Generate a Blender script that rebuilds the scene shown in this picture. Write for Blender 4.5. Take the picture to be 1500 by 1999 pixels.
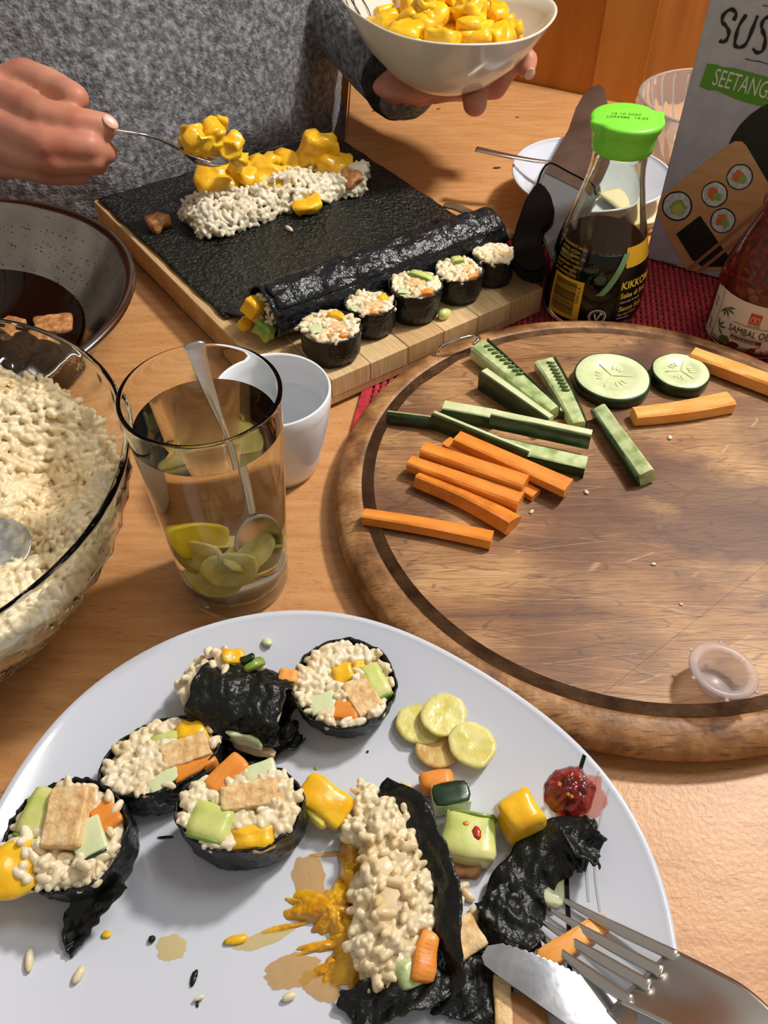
import bpy, bmesh, math, random
import numpy as np
from mathutils import Vector, Matrix, Euler, noise, Quaternion
for o in list(bpy.data.objects): bpy.data.objects.remove(o)
C = bpy.context.scene
COL = C.collection
R = math.radians
V = Vector

# ---------------------------------------------------------------- camera
FPX = 1657.0; PITCH = R(47); CH = .37
cd = bpy.data.cameras.new('camera'); cam = bpy.data.objects.new('camera', cd); COL.objects.link(cam)
cam.location = (0, 0, CH); cam.rotation_euler = (R(90) - PITCH, 0, 0)
cd.sensor_fit = 'VERTICAL'; cd.sensor_height = 24; cd.lens = 24 * FPX / 1999; cd.clip_start = .01; cd.clip_end = 30
C.camera = cam
# ---------------------------------------------------------------- world, lamp, exposure
w = bpy.data.worlds.new('room_light'); C.world = w; w.use_nodes = True
w.node_tree.nodes['Background'].inputs[0].default_value = (.95, .87, .79, 1)
w.node_tree.nodes['Background'].inputs[1].default_value = .37
def lamp(name, loc, aim, size, power, col):
    l = bpy.data.lights.new(name, 'AREA'); l.shape = 'DISK'; l.size = size; l.energy = power; l.color = col
    o = bpy.data.objects.new(name, l); COL.objects.link(o); o.location = loc
    o.rotation_euler = (V(aim) - V(loc)).to_track_quat('-Z', 'Y').to_euler(); return o
lamp('pendant_lamp', (.66, .74, 1.0), (.0, .35, 0), .13, 16.0, (1, .955, .90))
lamp('fill_light', (.75, .52, 1.75), (0, .3, 0), .5, 8.5, (1, .97, .94))  # unseen broad area light, added for fill and table sheen
C.view_settings.view_transform = 'Standard'; C.view_settings.look = 'None'
C.view_settings.gamma = 1; C.view_settings.use_curve_mapping = False
C.view_settings.exposure = -.12

# ---------------------------------------------------------------- measuring helpers (pixel -> point on a level plane)
FW = V((0, math.cos(PITCH), -math.sin(PITCH))); UP = V((0, math.sin(PITCH), math.cos(PITCH))); CP = V((0, 0, CH))
def ray(px, py): return FW + UP * (-(py - 999.5) / FPX) + V(((px - 750) / FPX, 0, 0))
def at(px, py, z=0.): d = ray(px, py); return CP + d * ((z - CH) / d.z)
def atY(px, py, Y): d = ray(px, py); return CP + d * (Y / d.y)
def P(px, py, dist): return CP + ray(px, py) * dist
def onplane(px, py, p0, n): d = ray(px, py); return CP + d * ((p0 - CP).dot(n) / d.dot(n))

# ---------------------------------------------------------------- materials
def lin(c):
    return tuple([(x / 255 / 12.92 if x / 255 <= .04045 else ((x / 255 + .055) / 1.055) ** 2.4) for x in c]) + (1,)
MATS = {}
def M(name, col, rough=.5, metal=0, trans=0, ior=1.45, sss=0, ramp=None, ns=60, stretch=(1, 1, 1), rot=(0, 0, 0), bump=0, bs=300, bd=.001,
      spec=.5, coat=0, alpha=1, detail=4, sheen=0, sssr=.004, aniso=0, bst=None):
    if name in MATS: return MATS[name]
    m = bpy.data.materials.new(name); m.use_nodes = True; nt = m.node_tree; b = nt.nodes['Principled BSDF']; L = nt.links.new
    b.inputs['Base Color'].default_value = lin(col); b.inputs['Roughness'].default_value = rough
    b.inputs['Metallic'].default_value = metal; b.inputs['Transmission Weight'].default_value = trans
    b.inputs['IOR'].default_value = ior; b.inputs['Specular IOR Level'].default_value = spec
    b.inputs['Subsurface Weight'].default_value = sss; b.inputs['Subsurface Radius'].default_value = (1, .6, .35); b.inputs['Subsurface Scale'].default_value = sssr
    b.inputs['Coat Weight'].default_value = coat; b.inputs['Coat Roughness'].default_value = .1; b.inputs['Alpha'].default_value = alpha
    b.inputs['Sheen Weight'].default_value = sheen
    tc = nt.nodes.new('ShaderNodeTexCoord'); mp = nt.nodes.new('ShaderNodeMapping'); L(tc.outputs['Object'], mp.inputs[0])
    mp.inputs['Scale'].default_value = stretch; mp.inputs['Rotation'].default_value = rot
    if ramp:
        n = nt.nodes.new('ShaderNodeTexNoise'); n.inputs['Scale'].default_value = ns; n.inputs['Detail'].default_value = detail; L(mp.outputs[0], n.inputs[0])
        r = nt.nodes.new('ShaderNodeValToRGB'); L(n.outputs[0], r.inputs[0]); el = r.color_ramp.elements
        while len(el) < len(ramp): el.new(.5)
        for e, (p, c) in zip(el, ramp): e.position = p; e.color = lin(c)
        L(r.outputs[0], b.inputs['Base Color'])
    if bump:
        n2 = nt.nodes.new('ShaderNodeTexNoise'); n2.inputs['Scale'].default_value = bs; n2.inputs['Detail'].default_value = 3
        mp2 = nt.nodes.new('ShaderNodeMapping'); L(tc.outputs['Object'], mp2.inputs[0]); mp2.inputs['Scale'].default_value = bst or stretch; mp2.inputs['Rotation'].default_value = rot
        L(mp2.outputs[0], n2.inputs[0])
        bp = nt.nodes.new('ShaderNodeBump'); bp.inputs['Strength'].default_value = bump; bp.inputs['Distance'].default_value = bd
        L(n2.outputs[0], bp.inputs['Height']); L(bp.outputs[0], b.inputs['Normal'])
    MATS[name] = m; return m
def bsdf(m): return m.node_tree.nodes['Principled BSDF']
def colsock(m): # current source of base colour
    b = bsdf(m); l = b.inputs['Base Color'].links
    return l[0].from_socket if l else None
def overlay(m, kind, scale, stretch, rotz, lo, hi, col, fac, detail=2, coord='Object', offs=(0, 0, 0)):
    """mix a second colour over the base through a thresholded noise / cell-edge mask"""
    nt = m.node_tree; L = nt.links.new; b = bsdf(m); src = colsock(m)
    tc = nt.nodes.new('ShaderNodeTexCoord'); mp = nt.nodes.new('ShaderNodeMapping'); L(tc.outputs[coord], mp.inputs[0])
    mp.inputs['Scale'].default_value = stretch; mp.inputs['Rotation'].default_value = (0, 0, rotz); mp.inputs['Location'].default_value = offs
    if kind == 'noise':
        n = nt.nodes.new('ShaderNodeTexNoise'); n.inputs['Detail'].default_value = detail; out = n.outputs[0]
    else:
        n = nt.nodes.new('ShaderNodeTexVoronoi'); n.feature = 'DISTANCE_TO_EDGE'; out = n.outputs[0]
    n.inputs['Scale'].default_value = scale; L(mp.outputs[0], n.inputs[0])
    mr = nt.nodes.new('ShaderNodeMapRange'); mr.inputs[1].default_value = lo; mr.inputs[2].default_value = hi
    mr.inputs[3].default_value = 0; mr.inputs[4].default_value = fac; L(out, mr.inputs[0])
    mx = nt.nodes.new('ShaderNodeMix'); mx.data_type = 'RGBA'; L(mr.outputs[0], mx.inputs[0])
    if src: L(src, mx.inputs[6])
    else: mx.inputs[6].default_value = b.inputs['Base Color'].default_value
    mx.inputs[7].default_value = lin(col); L(mx.outputs[2], b.inputs['Base Color'])
    return m

table_m = M('beech_table_lacquer', (203, 142, 88), .40, ramp=[(.3, (188, 133, 82)), (.5, (199, 145, 92)), (.72, (207, 155, 102))], ns=22, stretch=(1.2, 9, 1), rot=(0, 0, R(-6)), bump=.22, bs=430, bd=.0012, bst=(1, 1, 1))
overlay(table_m, 'noise', 130, (.9, 8.5, 1), R(-6), .63, .70, (160, 98, 55), .75)
acacia = M('acacia_board', (170, 118, 70), .52, ramp=[(.28, (108, 70, 42)), (.42, (150, 104, 62)), (.55, (184, 138, 88)), (.75, (206, 164, 112))], ns=9, stretch=(1, 3.2, 1), rot=(0, 0, R(-52)), detail=8, bump=.25, bs=120, bd=.0006)
overlay(acacia, 'noise', 8, (1.3, .8, 1), R(20), .50, .68, (86, 50, 36), .85, 4, offs=(.3, .7, 0))
overlay(acacia, 'noise', 260, (.35, 5, 1), R(-52), .56, .66, (96, 58, 34), .5, 3)
overlay(acacia, 'edge', 62, (.22, 2.6, 1), R(38), .020, .0, (74, 44, 28), .6)
overlay(acacia, 'edge', 48, (.2, 2.6, 1), R(-20), .014, .0, (224, 186, 140), .4)
overlay(acacia, 'edge', 74, (.16, 2.2, 1), R(75), .018, .0, (76, 44, 28), .55)
overlay(acacia, 'noise', 11, (1, 1.2, 1), R(-30), .52, .62, (78, 44, 32), .75, 5, offs=(-.42, .36, 0))
overlay(acacia, 'edge', 90, (.12, 2.4, 1), R(-65), .022, .0, (74, 44, 28), .55)
overlay(acacia, 'edge', 56, (.14, 2.8, 1), R(10), .018, .0, (78, 46, 28), .55)
acacia_edge = M('acacia_rim', (150, 106, 62), .5, ramp=[(.3, (92, 58, 34)), (.5, (150, 104, 60)), (.7, (188, 142, 92))], ns=60, stretch=(1, 1, .2), detail=8, bump=.6, bs=260, bd=.0008)
overlay(acacia_edge, 'noise', 300, (.3, 4, 1), R(-40), .56, .66, (80, 48, 30), .6)
groove_m = M('acacia_groove', (112, 80, 54), .45, ramp=[(.35, (110, 76, 50)), (.65, (160, 120, 84))], ns=80, detail=6, bump=.3)
bamboo = M('bamboo_wood', (214, 182, 132), .45, ramp=[(.3, (200, 164, 112)), (.7, (226, 196, 148))], ns=60, stretch=(14, 1.2, 1), rot=(0, 0, R(-34)), bump=.15, bs=200)
bamboo2 = M('bamboo_wood_dark', (196, 158, 108), .45, ramp=[(.3, (186, 146, 98)), (.7, (210, 176, 126))], ns=60, stretch=(14, 1.2, 1), rot=(0, 0, R(-34)), bump=.15, bs=200)
nori = M('nori', (14, 17, 15), .36, ramp=[(.35, (8, 10, 11)), (.6, (19, 22, 18)), (.8, (36, 40, 28))], ns=120, bump=.7, bs=420, bd=.0012, spec=.5, detail=6)
norisheet = M('nori_sheet', (30, 32, 22), .24, ramp=[(.35, (14, 15, 11)), (.6, (26, 28, 20)), (.8, (58, 58, 42))], ns=170, bump=1.0, bs=330, bd=.005, spec=.5, detail=8)
norilog = M('nori_wet', (13, 16, 20), .3, ramp=[(.35, (9, 11, 14)), (.7, (27, 30, 38))], ns=90, bump=.9, bs=240, bd=.002, spec=.6)
rice_m = M('rice', (230, 214, 182), .24, sss=.3, ramp=[(.3, (224, 202, 158)), (.6, (242, 228, 198))], ns=50, sssr=.004)
rice_b = M('rice_bowl', (224, 206, 166), .3, sss=.25, ramp=[(.3, (214, 190, 142)), (.6, (236, 220, 184))], ns=40, sssr=.004)
rice_w = M('rice_white', (232, 226, 208), .32, sss=.3, ramp=[(.3, (212, 198, 166)), (.6, (230, 220, 196))], ns=60, sssr=.005)
rice_soy = M('rice_soy', (216, 194, 152), .24, sss=.4, ramp=[(.3, (212, 182, 130)), (.55, (236, 220, 184))], ns=60, sssr=.004)
mango = M('mango', (246, 190, 24), .26, sss=.2, ramp=[(.3, (238, 170, 14)), (.65, (250, 206, 44))], ns=70, bump=.35, bs=260, coat=.3, sssr=.004)
mangopulp = M('mango_pulp', (222, 158, 20), .18, sss=.2, ramp=[(.3, (196, 128, 16)), (.65, (238, 184, 34))], ns=90, bump=.7, bs=230, bd=.002, coat=.6)
avocado = M('avocado', (196, 206, 96), .35, sss=.12, ramp=[(.30, (176, 196, 92)), (.46, (206, 212, 124)), (.62, (226, 220, 150))], ns=45, bump=.15, coat=.3)
avo_green = M('avocado_outer', (128, 156, 58), .35, sss=.1, ramp=[(.36, (108, 140, 46)), (.66, (160, 182, 82))], ns=60, bump=.2, coat=.3)
carrot = M('carrot', (236, 138, 30), .42, sss=.08, ramp=[(.3, (220, 126, 36)), (.65, (236, 154, 62))], ns=40, stretch=(1, 4, 4), bump=.25, bs=260, coat=.15)
carrot_pale = M('carrot_pale', (236, 160, 74), .45, sss=.2, ramp=[(.3, (228, 146, 54)), (.65, (242, 178, 96))], ns=40, stretch=(1, 4, 4), bump=.25, bs=260)
carrot_skin = M('carrot_skin', (214, 118, 28), .5, ramp=[(.3, (190, 100, 26)), (.65, (226, 136, 44))], ns=90, bump=.4, bs=180)
cuc = M('cucumber_flesh', (212, 220, 170), .28, sss=.15, ramp=[(.3, (200, 212, 152)), (.65, (224, 230, 190))], ns=70, bump=.3, bs=190, coat=.4)
cuc_seed = M('cucumber_seedy_flesh', (168, 190, 116), .25, sss=.15, ramp=[(.34, (150, 170, 108)), (.5, (190, 204, 146)), (.66, (214, 222, 172))], ns=120, bump=.5, bs=150, coat=.4)
cuc_skin = M('cucumber_skin', (22, 46, 22), .3, ramp=[(.35, (14, 32, 16)), (.7, (40, 72, 34))], ns=60, bump=.2, bs=90, coat=.3)
tofu_m = M('tofu', (216, 178, 128), .6, ramp=[(.34, (208, 162, 104)), (.48, (228, 190, 134)), (.68, (238, 210, 162))], ns=240, bump=.8, bs=330, bd=.0012, sss=.1, detail=8)
tofu_brown = M('tofu_brown', (190, 130, 76), .5, ramp=[(.36, (160, 98, 52)), (.55, (194, 134, 80)), (.7, (216, 170, 116))], ns=200, bump=.8, bs=300, bd=.001, detail=8)
ginger_m = M('ginger', (226, 212, 120), .25, sss=.35, ramp=[(.3, (214, 196, 90)), (.65, (234, 224, 150))], ns=120, bump=.4, bs=420, coat=.4)
ginger_old = M('ginger_brown', (206, 168, 96), .3, sss=.3, ramp=[(.3, (190, 148, 74)), (.65, (220, 190, 120))], ns=120, bump=.4, bs=420, coat=.4)
sambal_m = M('sambal', (120, 22, 14), .15, sss=.15, ramp=[(.35, (74, 8, 8)), (.55, (140, 26, 14)), (.75, (176, 56, 22))], ns=240, bump=1, bs=320, bd=.0015, coat=.8)
porcelain = M('white_porcelain', (208, 212, 222), .12, spec=.5, coat=.3)
porcelain_b = M('cream_porcelain', (224, 220, 208), .16, coat=.3)
black_glaze = M('black_glaze', (14, 14, 14), .2)
grey_glaze = M('grey_glaze', (188, 190, 196), .25)
glass = M('clear_glass', (252, 254, 252), 0, trans=1, ior=1.2)
glass_g = M('bottle_glass', (245, 250, 240), 0, trans=1, ior=1.35)
water_m = M('ginger_water', (252, 250, 240), 0, trans=1, ior=1.24)
water_c = M('water', (250, 252, 252), 0, trans=1, ior=1.33)
steel = M('stainless_steel', (212, 208, 200), .27, 1, bump=.05, bs=60, bd=.001)
steel_b = M('brushed_steel', (180, 174, 166), .17, 1, ramp=[(.3, (140, 130, 120)), (.7, (176, 168, 158))], ns=30, bump=.08, bs=40, stretch=(1, 1, 1))
chrome = M('chrome', (214, 214, 214), .1, 1)
knife_m = M('worn_knife_steel', (206, 208, 212), .09, 1, bump=.05, bs=70, bd=.001, ramp=[(.4, (186, 188, 194)), (.6, (214, 216, 220))], ns=60)
soy_m = M('soy_sauce', (9, 4, 2), .05, spec=.2)
marinade = M('marinade', (24, 8, 4), .06, spec=.4)
green_pl = M('green_plastic', (122, 214, 62), .35, sss=.1, sssr=.01)
black_pl = M('black_plastic', (8, 8, 8), .6, spec=.08)
grey_pl = M('grey_plastic', (100, 102, 104), .4)
blade_m = M('dull_blade', (150, 140, 130), .3, .85, ramp=[(.3, (130, 120, 110)), (.7, (168, 160, 150))], ns=30)
red_cloth = M('red_woven_cloth', (176, 18, 34), .7, ramp=[(.3, (140, 10, 24)), (.7, (200, 30, 48))], ns=160, sheen=.2)
skin = M('skin', (198, 132, 106), .5, sss=.25, ramp=[(.3, (184, 108, 86)), (.65, (206, 146, 118))], ns=24, bump=.15, bs=240, bd=.0006, sssr=.006)
nail_m = M('fingernail', (226, 180, 156), .3)
knit = M('grey_marl_knit', (96, 96, 98), .95, ramp=[(.32, (72, 72, 75)), (.5, (112, 112, 116)), (.66, (150, 150, 156))], ns=190, detail=8, bump=.9, bs=420, bd=.0022, sheen=.15)
knit_dark = M('dark_rib_knit', (44, 42, 38), .95, ramp=[(.36, (26, 24, 22)), (.64, (62, 60, 54))], ns=110, detail=7, bump=1, bs=330, bd=.003)
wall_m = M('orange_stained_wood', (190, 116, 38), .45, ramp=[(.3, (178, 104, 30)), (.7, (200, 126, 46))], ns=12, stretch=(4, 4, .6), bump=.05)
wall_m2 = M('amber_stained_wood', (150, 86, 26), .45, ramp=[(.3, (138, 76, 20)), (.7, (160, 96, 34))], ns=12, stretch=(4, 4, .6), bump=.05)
trim_m = M('light_stained_wood', (204, 134, 56), .45, ramp=[(.3, (194, 122, 44)), (.7, (212, 144, 66))], ns=12, stretch=(4, 4, .6))
plaster = M('warm_plaster', (214, 196, 168), .9)
floor_m = M('oak_floor', (150, 104, 62), .5, ramp=[(.3, (130, 86, 48)), (.7, (168, 120, 74))], ns=8, stretch=(1, 8, 1))
paper = M('lilac_grey_carton', (186, 184, 196), .5, ramp=[(.4, (180, 178, 190)), (.6, (190, 188, 200))], ns=80)
ink = M('black_ink', (22, 20, 20), .6)
p_green = M('green_print', (92, 152, 40), .55)
p_white = M('white_print', (224, 222, 216), .55)
p_wood = M('tan_print', (214, 160, 108), .5, ramp=[(.3, (208, 154, 102)), (.7, (222, 172, 122))], ns=30, stretch=(1, 1, 5))
p_rice = M('rice_print', (214, 222, 218), .55, ramp=[(.35, (190, 196, 200)), (.6, (226, 232, 230))], ns=300)
p_orange = M('orange_print', (226, 120, 66), .55)
p_lime = M('lime_print', (150, 184, 84), .55)
p_dark = M('dark_print', (26, 34, 26), .5)
p_yellow = M('yellow_print', (216, 164, 40), .45)
p_sage = M('sage_print', (112, 150, 104), .5)
p_cream = M('cream_label', (222, 206, 182), .55)
p_red = M('red_print', (196, 62, 38), .5)
p_maroon = M('maroon_print', (118, 34, 28), .55)
p_leaf = M('leaf_print', (44, 66, 32), .55)
pink_pl = M('translucent_plastic', (238, 226, 222), .25, trans=.75, ior=1.2)
puddle = M('soy_puddle', (206, 160, 78), .06, alpha=.62)
puddle_y = M('mango_juice', (226, 196, 90), .06, alpha=.5)
spot = M('dark_speck', (70, 48, 28), .6)

# ---------------------------------------------------------------- object helpers
def setp(o, label=None, cat=None, group=None, kind=None):
    if label: o['label'] = label
    if cat: o['category'] = cat
    if group: o['group'] = group
    if kind: o['kind'] = kind
    return o
def thing(name, label, cat, loc=(0, 0, 0), rot=(0, 0, 0), group=None):
    o = bpy.data.objects.new(name, None); COL.objects.link(o); o.location = loc; o.rotation_euler = rot; o.empty_display_size = .01
    return setp(o, label, cat, group)
def wm(o): return Matrix.LocRotScale(o.location, o.rotation_euler, None) if o.parent is None else wm(o.parent) @ Matrix.LocRotScale(o.location, o.rotation_euler, None)
def mesh(verts, faces, smooth=True):
    me = bpy.data.meshes.new('m'); me.from_pydata([tuple(v) for v in verts], [], faces)
    if smooth: me.polygons.foreach_set('use_smooth', [True] * len(me.polygons))
    me.update(); return me
def obj(name, me, mat, parent=None, label=None, kind=None, world=False, cat=None, group=None, loc=None, rot=None):
    if isinstance(me, bmesh.types.BMesh):
        b = me; me = bpy.data.meshes.new(name); b.to_mesh(me); b.free()
    o = bpy.data.objects.new(name, me); me.name = name
    if mat:
        for x in (mat if isinstance(mat, (list, tuple)) else [mat]): me.materials.append(x)
    COL.objects.link(o)
    if parent:
        o.parent = parent
        if world: me.transform(wm(parent).inverted())
    elif world and loc is not None:
        me.transform(Matrix.Translation(-V(loc)))
    if loc is not None: o.location = loc
    if rot is not None: o.rotation_euler = rot
    return setp(o, label, cat, group, kind)
def copy_tree(o, parent=None):
    c = o.copy(); COL.objects.link(c)
    if parent: c.parent = parent
    for ch in [x for x in bpy.data.objects if x.parent == o]: copy_tree(ch, c)
    return c
def lathe(prof, n=64, fr=None, fz=None, close=False):
    """prof [(r,z)], fr(r,z,theta)->r"""
    vs, fs = [], []
    for r, z in prof:
        for i in range(n):
            t = 2 * math.pi * i / n; rr = fr(r, z, t) if fr else r; zz = fz(r, z, t) if fz else z
            vs.append((rr * math.cos(t), rr * math.sin(t), zz))
    k = len(prof)
    for j in range(k - 1 + (1 if close else 0)):
        a, b = j * n, ((j + 1) % k) * n
        for i in range(n): i2 = (i + 1) % n; fs.append((a + i, a + i2, b + i2, b + i))
    if not close:
        for j, flip in ((0, True), (k - 1, False)):
            if prof[j][0] > 1e-5:
                ring = list(range(j * n, j * n + n)); fs.append(tuple(reversed(ring)) if flip else tuple(ring))
    me = mesh(vs, fs); b = bmesh.new(); b.from_mesh(me); bmesh.ops.remove_doubles(b, verts=b.verts, dist=1e-6)
    bmesh.ops.recalc_face_normals(b, faces=b.faces); b.to_mesh(me); b.free(); return me
def smooth_pts(pts, n):
    pts = [V(p) for p in pts]; out = []
    for i in range(len(pts) - 1):
        p0 = pts[max(i - 1, 0)]; p1 = pts[i]; p2 = pts[i + 1]; p3 = pts[min(i + 2, len(pts) - 1)]
        for j in range(n):
            t = j / n; out.append(.5 * ((2 * p1) + (p2 - p0) * t + (2 * p0 - 5 * p1 + 4 * p2 - p3) * t * t + (3 * p1 - p0 - 3 * p2 + p3) * t ** 3))
    out.append(pts[-1]); return out
def loft(path, secs, up=V((0, 0, 1)), closed=False, smooth=True, sharp=0):
    """path list of Vector; secs list (one per pt) of [(side,up)] closed polygons"""
    vs, fs = [], []; n = len(secs[0]); k = len(path)
    for i, p in enumerate(path):
        d = (path[min(i + 1, k - 1)] - path[max(i - 1, 0)]).normalized(); s = d.cross(up).normalized(); u = s.cross(d)
        for a, b in secs[i]: vs.append(p + s * a + u * b)
    for j in range(k - 1):
        for i in range(n): i2 = (i + 1) % n; fs.append((j * n + i, j * n + i2, (j + 1) * n + i2, (j + 1) * n + i))
    fs.append(tuple(range(n - 1, -1, -1))); fs.append(tuple(range((k - 1) * n, k * n)))
    me = mesh(vs, fs, smooth); b = bmesh.new(); b.from_mesh(me); bmesh.ops.recalc_face_normals(b, faces=b.faces); b.to_mesh(me); b.free()
    if sharp: me.set_sharp_from_angle(angle=R(sharp))
    return me
def sharpen(me, a=35): me.set_sharp_from_angle(angle=R(a)); return me
def rimarc(r, z, t, n=7):
    """rounded lip of wall thickness t: from outside (r) over the top to inside (r-t)"""
    return [(r - t / 2 + t / 2 * math.cos(math.pi * i / n), z + t / 2 * math.sin(math.pi * i / n)) for i in range(n + 1)]
def fuse(me, vox, sm=2, keep=False):
    """weld touching grains into one sticky surface"""
    o = bpy.data.objects.new('r', me); COL.objects.link(o); m = o.modifiers.new('r', 'REMESH'); m.mode = 'VOXEL'; m.voxel_size = vox; m.use_smooth_shade = True
    if sm: s = o.modifiers.new('s', 'SMOOTH'); s.factor = .5; s.iterations = sm
    dg = bpy.context.evaluated_depsgraph_get(); out = bpy.data.meshes.new_from_object(o.evaluated_get(dg)); bpy.data.objects.remove(o)
    out.polygons.foreach_set('use_smooth', [True] * len(out.polygons)); out.materials.clear(); return out
def circ(r, n=12, sq=1): return [(r * math.cos(2 * math.pi * i / n), r * sq * math.sin(2 * math.pi * i / n)) for i in range(n)]
def tube(path, radii, n=12, up=V((0, 0, 1)), sq=1):
    path = [V(p) for p in path]
    if not isinstance(radii, (list, tuple)): radii = [radii] * len(path)
    return loft(path, [circ(r, n, sq) for r in radii], up)
def nz(p, s): return noise.noise(V(p) * s)
def blobmesh(sx, sy, sz, sub=3, amp=.15, fs=1.2, seed=0, power=1.0, cut=0):
    """noisy rounded chunk; power<1 makes it boxier"""
    b = bmesh.new(); bmesh.ops.create_icosphere(b, subdivisions=sub, radius=1); off = V((seed * 7.3, seed * 3.1, seed * 1.7))
    for v in b.verts:
        c = v.co.normalized()
        if power != 1:
            m = max(abs(c.x), abs(c.y), abs(c.z)); c = c * (power + (1 - power) / m * 1.0) if m > 0 else c
        d = 1 + amp * noise.noise(c * fs + off) + amp * .4 * noise.noise(c * fs * 3 + off)
        v.co = V((c.x * sx, c.y * sy, c.z * sz)) * d
    for f in b.faces: f.smooth = True
    return b
def chunk(sx, sy, sz, bev=.0012, amp=.0008, sc=160, seed=0, taper=0, cuts=5, wedge=0, skew=0):
    """bevelled, slightly lumpy cut block, full sizes"""
    b = bmesh.new(); bmesh.ops.create_cube(b, size=1)
    bmesh.ops.bevel(b, geom=list(b.edges), offset=min(bev / min(sx, sy, sz), .3), segments=2, affect='EDGES', profile=.6)
    bmesh.ops.subdivide_edges(b, edges=[e for e in b.edges if e.calc_length() > .3], cuts=cuts, use_grid_fill=True)
    off = V((seed * 3.3, seed * 1.9, seed * 5.1))
    for v in b.verts:
        t = v.co.z + .5
        k = 1 - taper * t
        if wedge: yk = 1 - wedge * t
        else: yk = k
        p = V((v.co.x * sx * k + skew * t * sx, v.co.y * sy * yk, v.co.z * sz))
        q = (p + off) * sc; v.co = p + V((noise.noise(q), noise.noise(q + V((9, 0, 0))), noise.noise(q + V((0, 9, 0))))) * amp
    for f in b.faces: f.smooth = True
    return b
# rice grains
def _grain():
    vs, fs = [], []; ns, nr = 8, [.0, .62, .94, 1.0, .92, .60, .0]; zs = [-1, -.84, -.45, 0, .45, .84, 1]
    vs.append((0, 0, -1))
    for r, z in list(zip(nr, zs))[1:-1]:
        for i in range(ns): a = 2 * math.pi * i / ns; vs.append((r * math.cos(a) * .88, r * math.sin(a), z))
    vs.append((0, 0, 1)); k = len(nr) - 2
    T = []
    for i in range(ns): T.append((0, 1 + (i + 1) % ns, 1 + i))
    for j in range(k - 1):
        for i in range(ns):
            a = 1 + j * ns + i; b = 1 + j * ns + (i + 1) % ns; T.append((a, b, b + ns)); T.append((a, b + ns, a + ns))
    for i in range(ns): T.append((len(vs) - 1, 1 + (k - 1) * ns + i, 1 + (k - 1) * ns + (i + 1) % ns))
    return np.array(vs), np.array(T)
GV, GT = _grain()
def grains(pos, nrm, rng, ln=.0031, rd=.00135, flat=.35):
    """one mesh of rice grains lying roughly tangent to nrm"""
    n = len(pos); V_ = np.zeros((n, len(GV), 3))
    for i in range(n):
        N = np.array(nrm[i]) if nrm is not None else np.array([0, 0, 1.]); d = rng.normal(size=3); d = d - N * (d @ N) * (1 - flat); d /= np.linalg.norm(d) + 1e-9
        a = np.cross(d, [.3, .5, .81]); a /= np.linalg.norm(a) + 1e-9; b = np.cross(d, a)
        l = ln * rng.uniform(.8, 1.15); r = rd * rng.uniform(.85, 1.15); bend = rng.uniform(-.25, .25)
        g = GV.copy(); V_[i] = np.array(pos[i]) + np.outer(g[:, 0] * r + bend * r * g[:, 2] ** 2, a) + np.outer(g[:, 1] * r, b) + np.outer(g[:, 2] * l, d)
    T_ = (GT[None] + (np.arange(n) * len(GV))[:, None, None]).reshape(-1, 3)
    me = bpy.data.meshes.new('rice'); vv = V_.reshape(-1, 3); me.vertices.add(len(vv)); me.vertices.foreach_set('co', vv.ravel())
    me.loops.add(len(T_) * 3); me.loops.foreach_set('vertex_index', T_.ravel().astype(np.int32)); me.polygons.add(len(T_))
    me.polygons.foreach_set('loop_start', np.arange(0, len(T_) * 3, 3, dtype=np.int32)); me.polygons.foreach_set('loop_total', np.full(len(T_), 3, dtype=np.int32))
    me.polygons.foreach_set('use_smooth', np.ones(len(T_), dtype=bool)); me.update(calc_edges=True); me.validate(); return me
def grid(fn, nu, nv, thick=0, smooth=True, flip=False):
    """surface fn(u,v)->Vector with thickness along its normal"""
    vs = [fn(i / nu, j / nv) for j in range(nv + 1) for i in range(nu + 1)]; fs = []
    for j in range(nv):
        for i in range(nu): a = j * (nu + 1) + i; q = (a, a + 1, a + nu + 2, a + nu + 1); fs.append(q[::-1] if flip else q)
    me = mesh(vs, fs, smooth)
    b = bmesh.new(); b.from_mesh(me); bmesh.ops.remove_doubles(b, verts=b.verts, dist=2e-6); bmesh.ops.recalc_face_normals(b, faces=b.faces); b.normal_update()
    if thick:
        b.verts.ensure_lookup_table(); b.verts.index_update(); n0 = len(b.verts); faces = list(b.faces); be = [e for e in b.edges if len(e.link_faces) == 1]
        top = [b.verts.new(v.co - v.normal * thick) for v in list(b.verts)[:n0]]
        for f_ in faces: b.faces.new([top[v.index] for v in reversed(f_.verts)])
        for e in be:
            l = e.link_loops[0]; v1, v2 = l.vert, l.link_loop_next.vert
            b.faces.new([v2, v1, top[v1.index], top[v2.index]])
        for f_ in b.faces: f_.smooth = smooth
    b.to_mesh(me); b.free(); return me
def flat_poly(pts, off=0): return mesh([p for p in pts], [tuple(range(len(pts)))], False)
def slab(pts2, mapf, h0, h1):
    """polygon pts2 (u,v) mapped through mapf(u,v,h) as a thin solid"""
    n = len(pts2); vs = [mapf(u, v, h0) for u, v in pts2] + [mapf(u, v, h1) for u, v in pts2]
    fs = [tuple(range(n - 1, -1, -1)), tuple(range(n, 2 * n))] + [(i, (i + 1) % n, n + (i + 1) % n, n + i) for i in range(n)]
    return mesh(vs, fs, False)
def merge(mes):
    b = bmesh.new()
    for m in mes: b.from_mesh(m)
    me = bpy.data.meshes.new('m'); b.to_mesh(me); b.free(); return me
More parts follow.
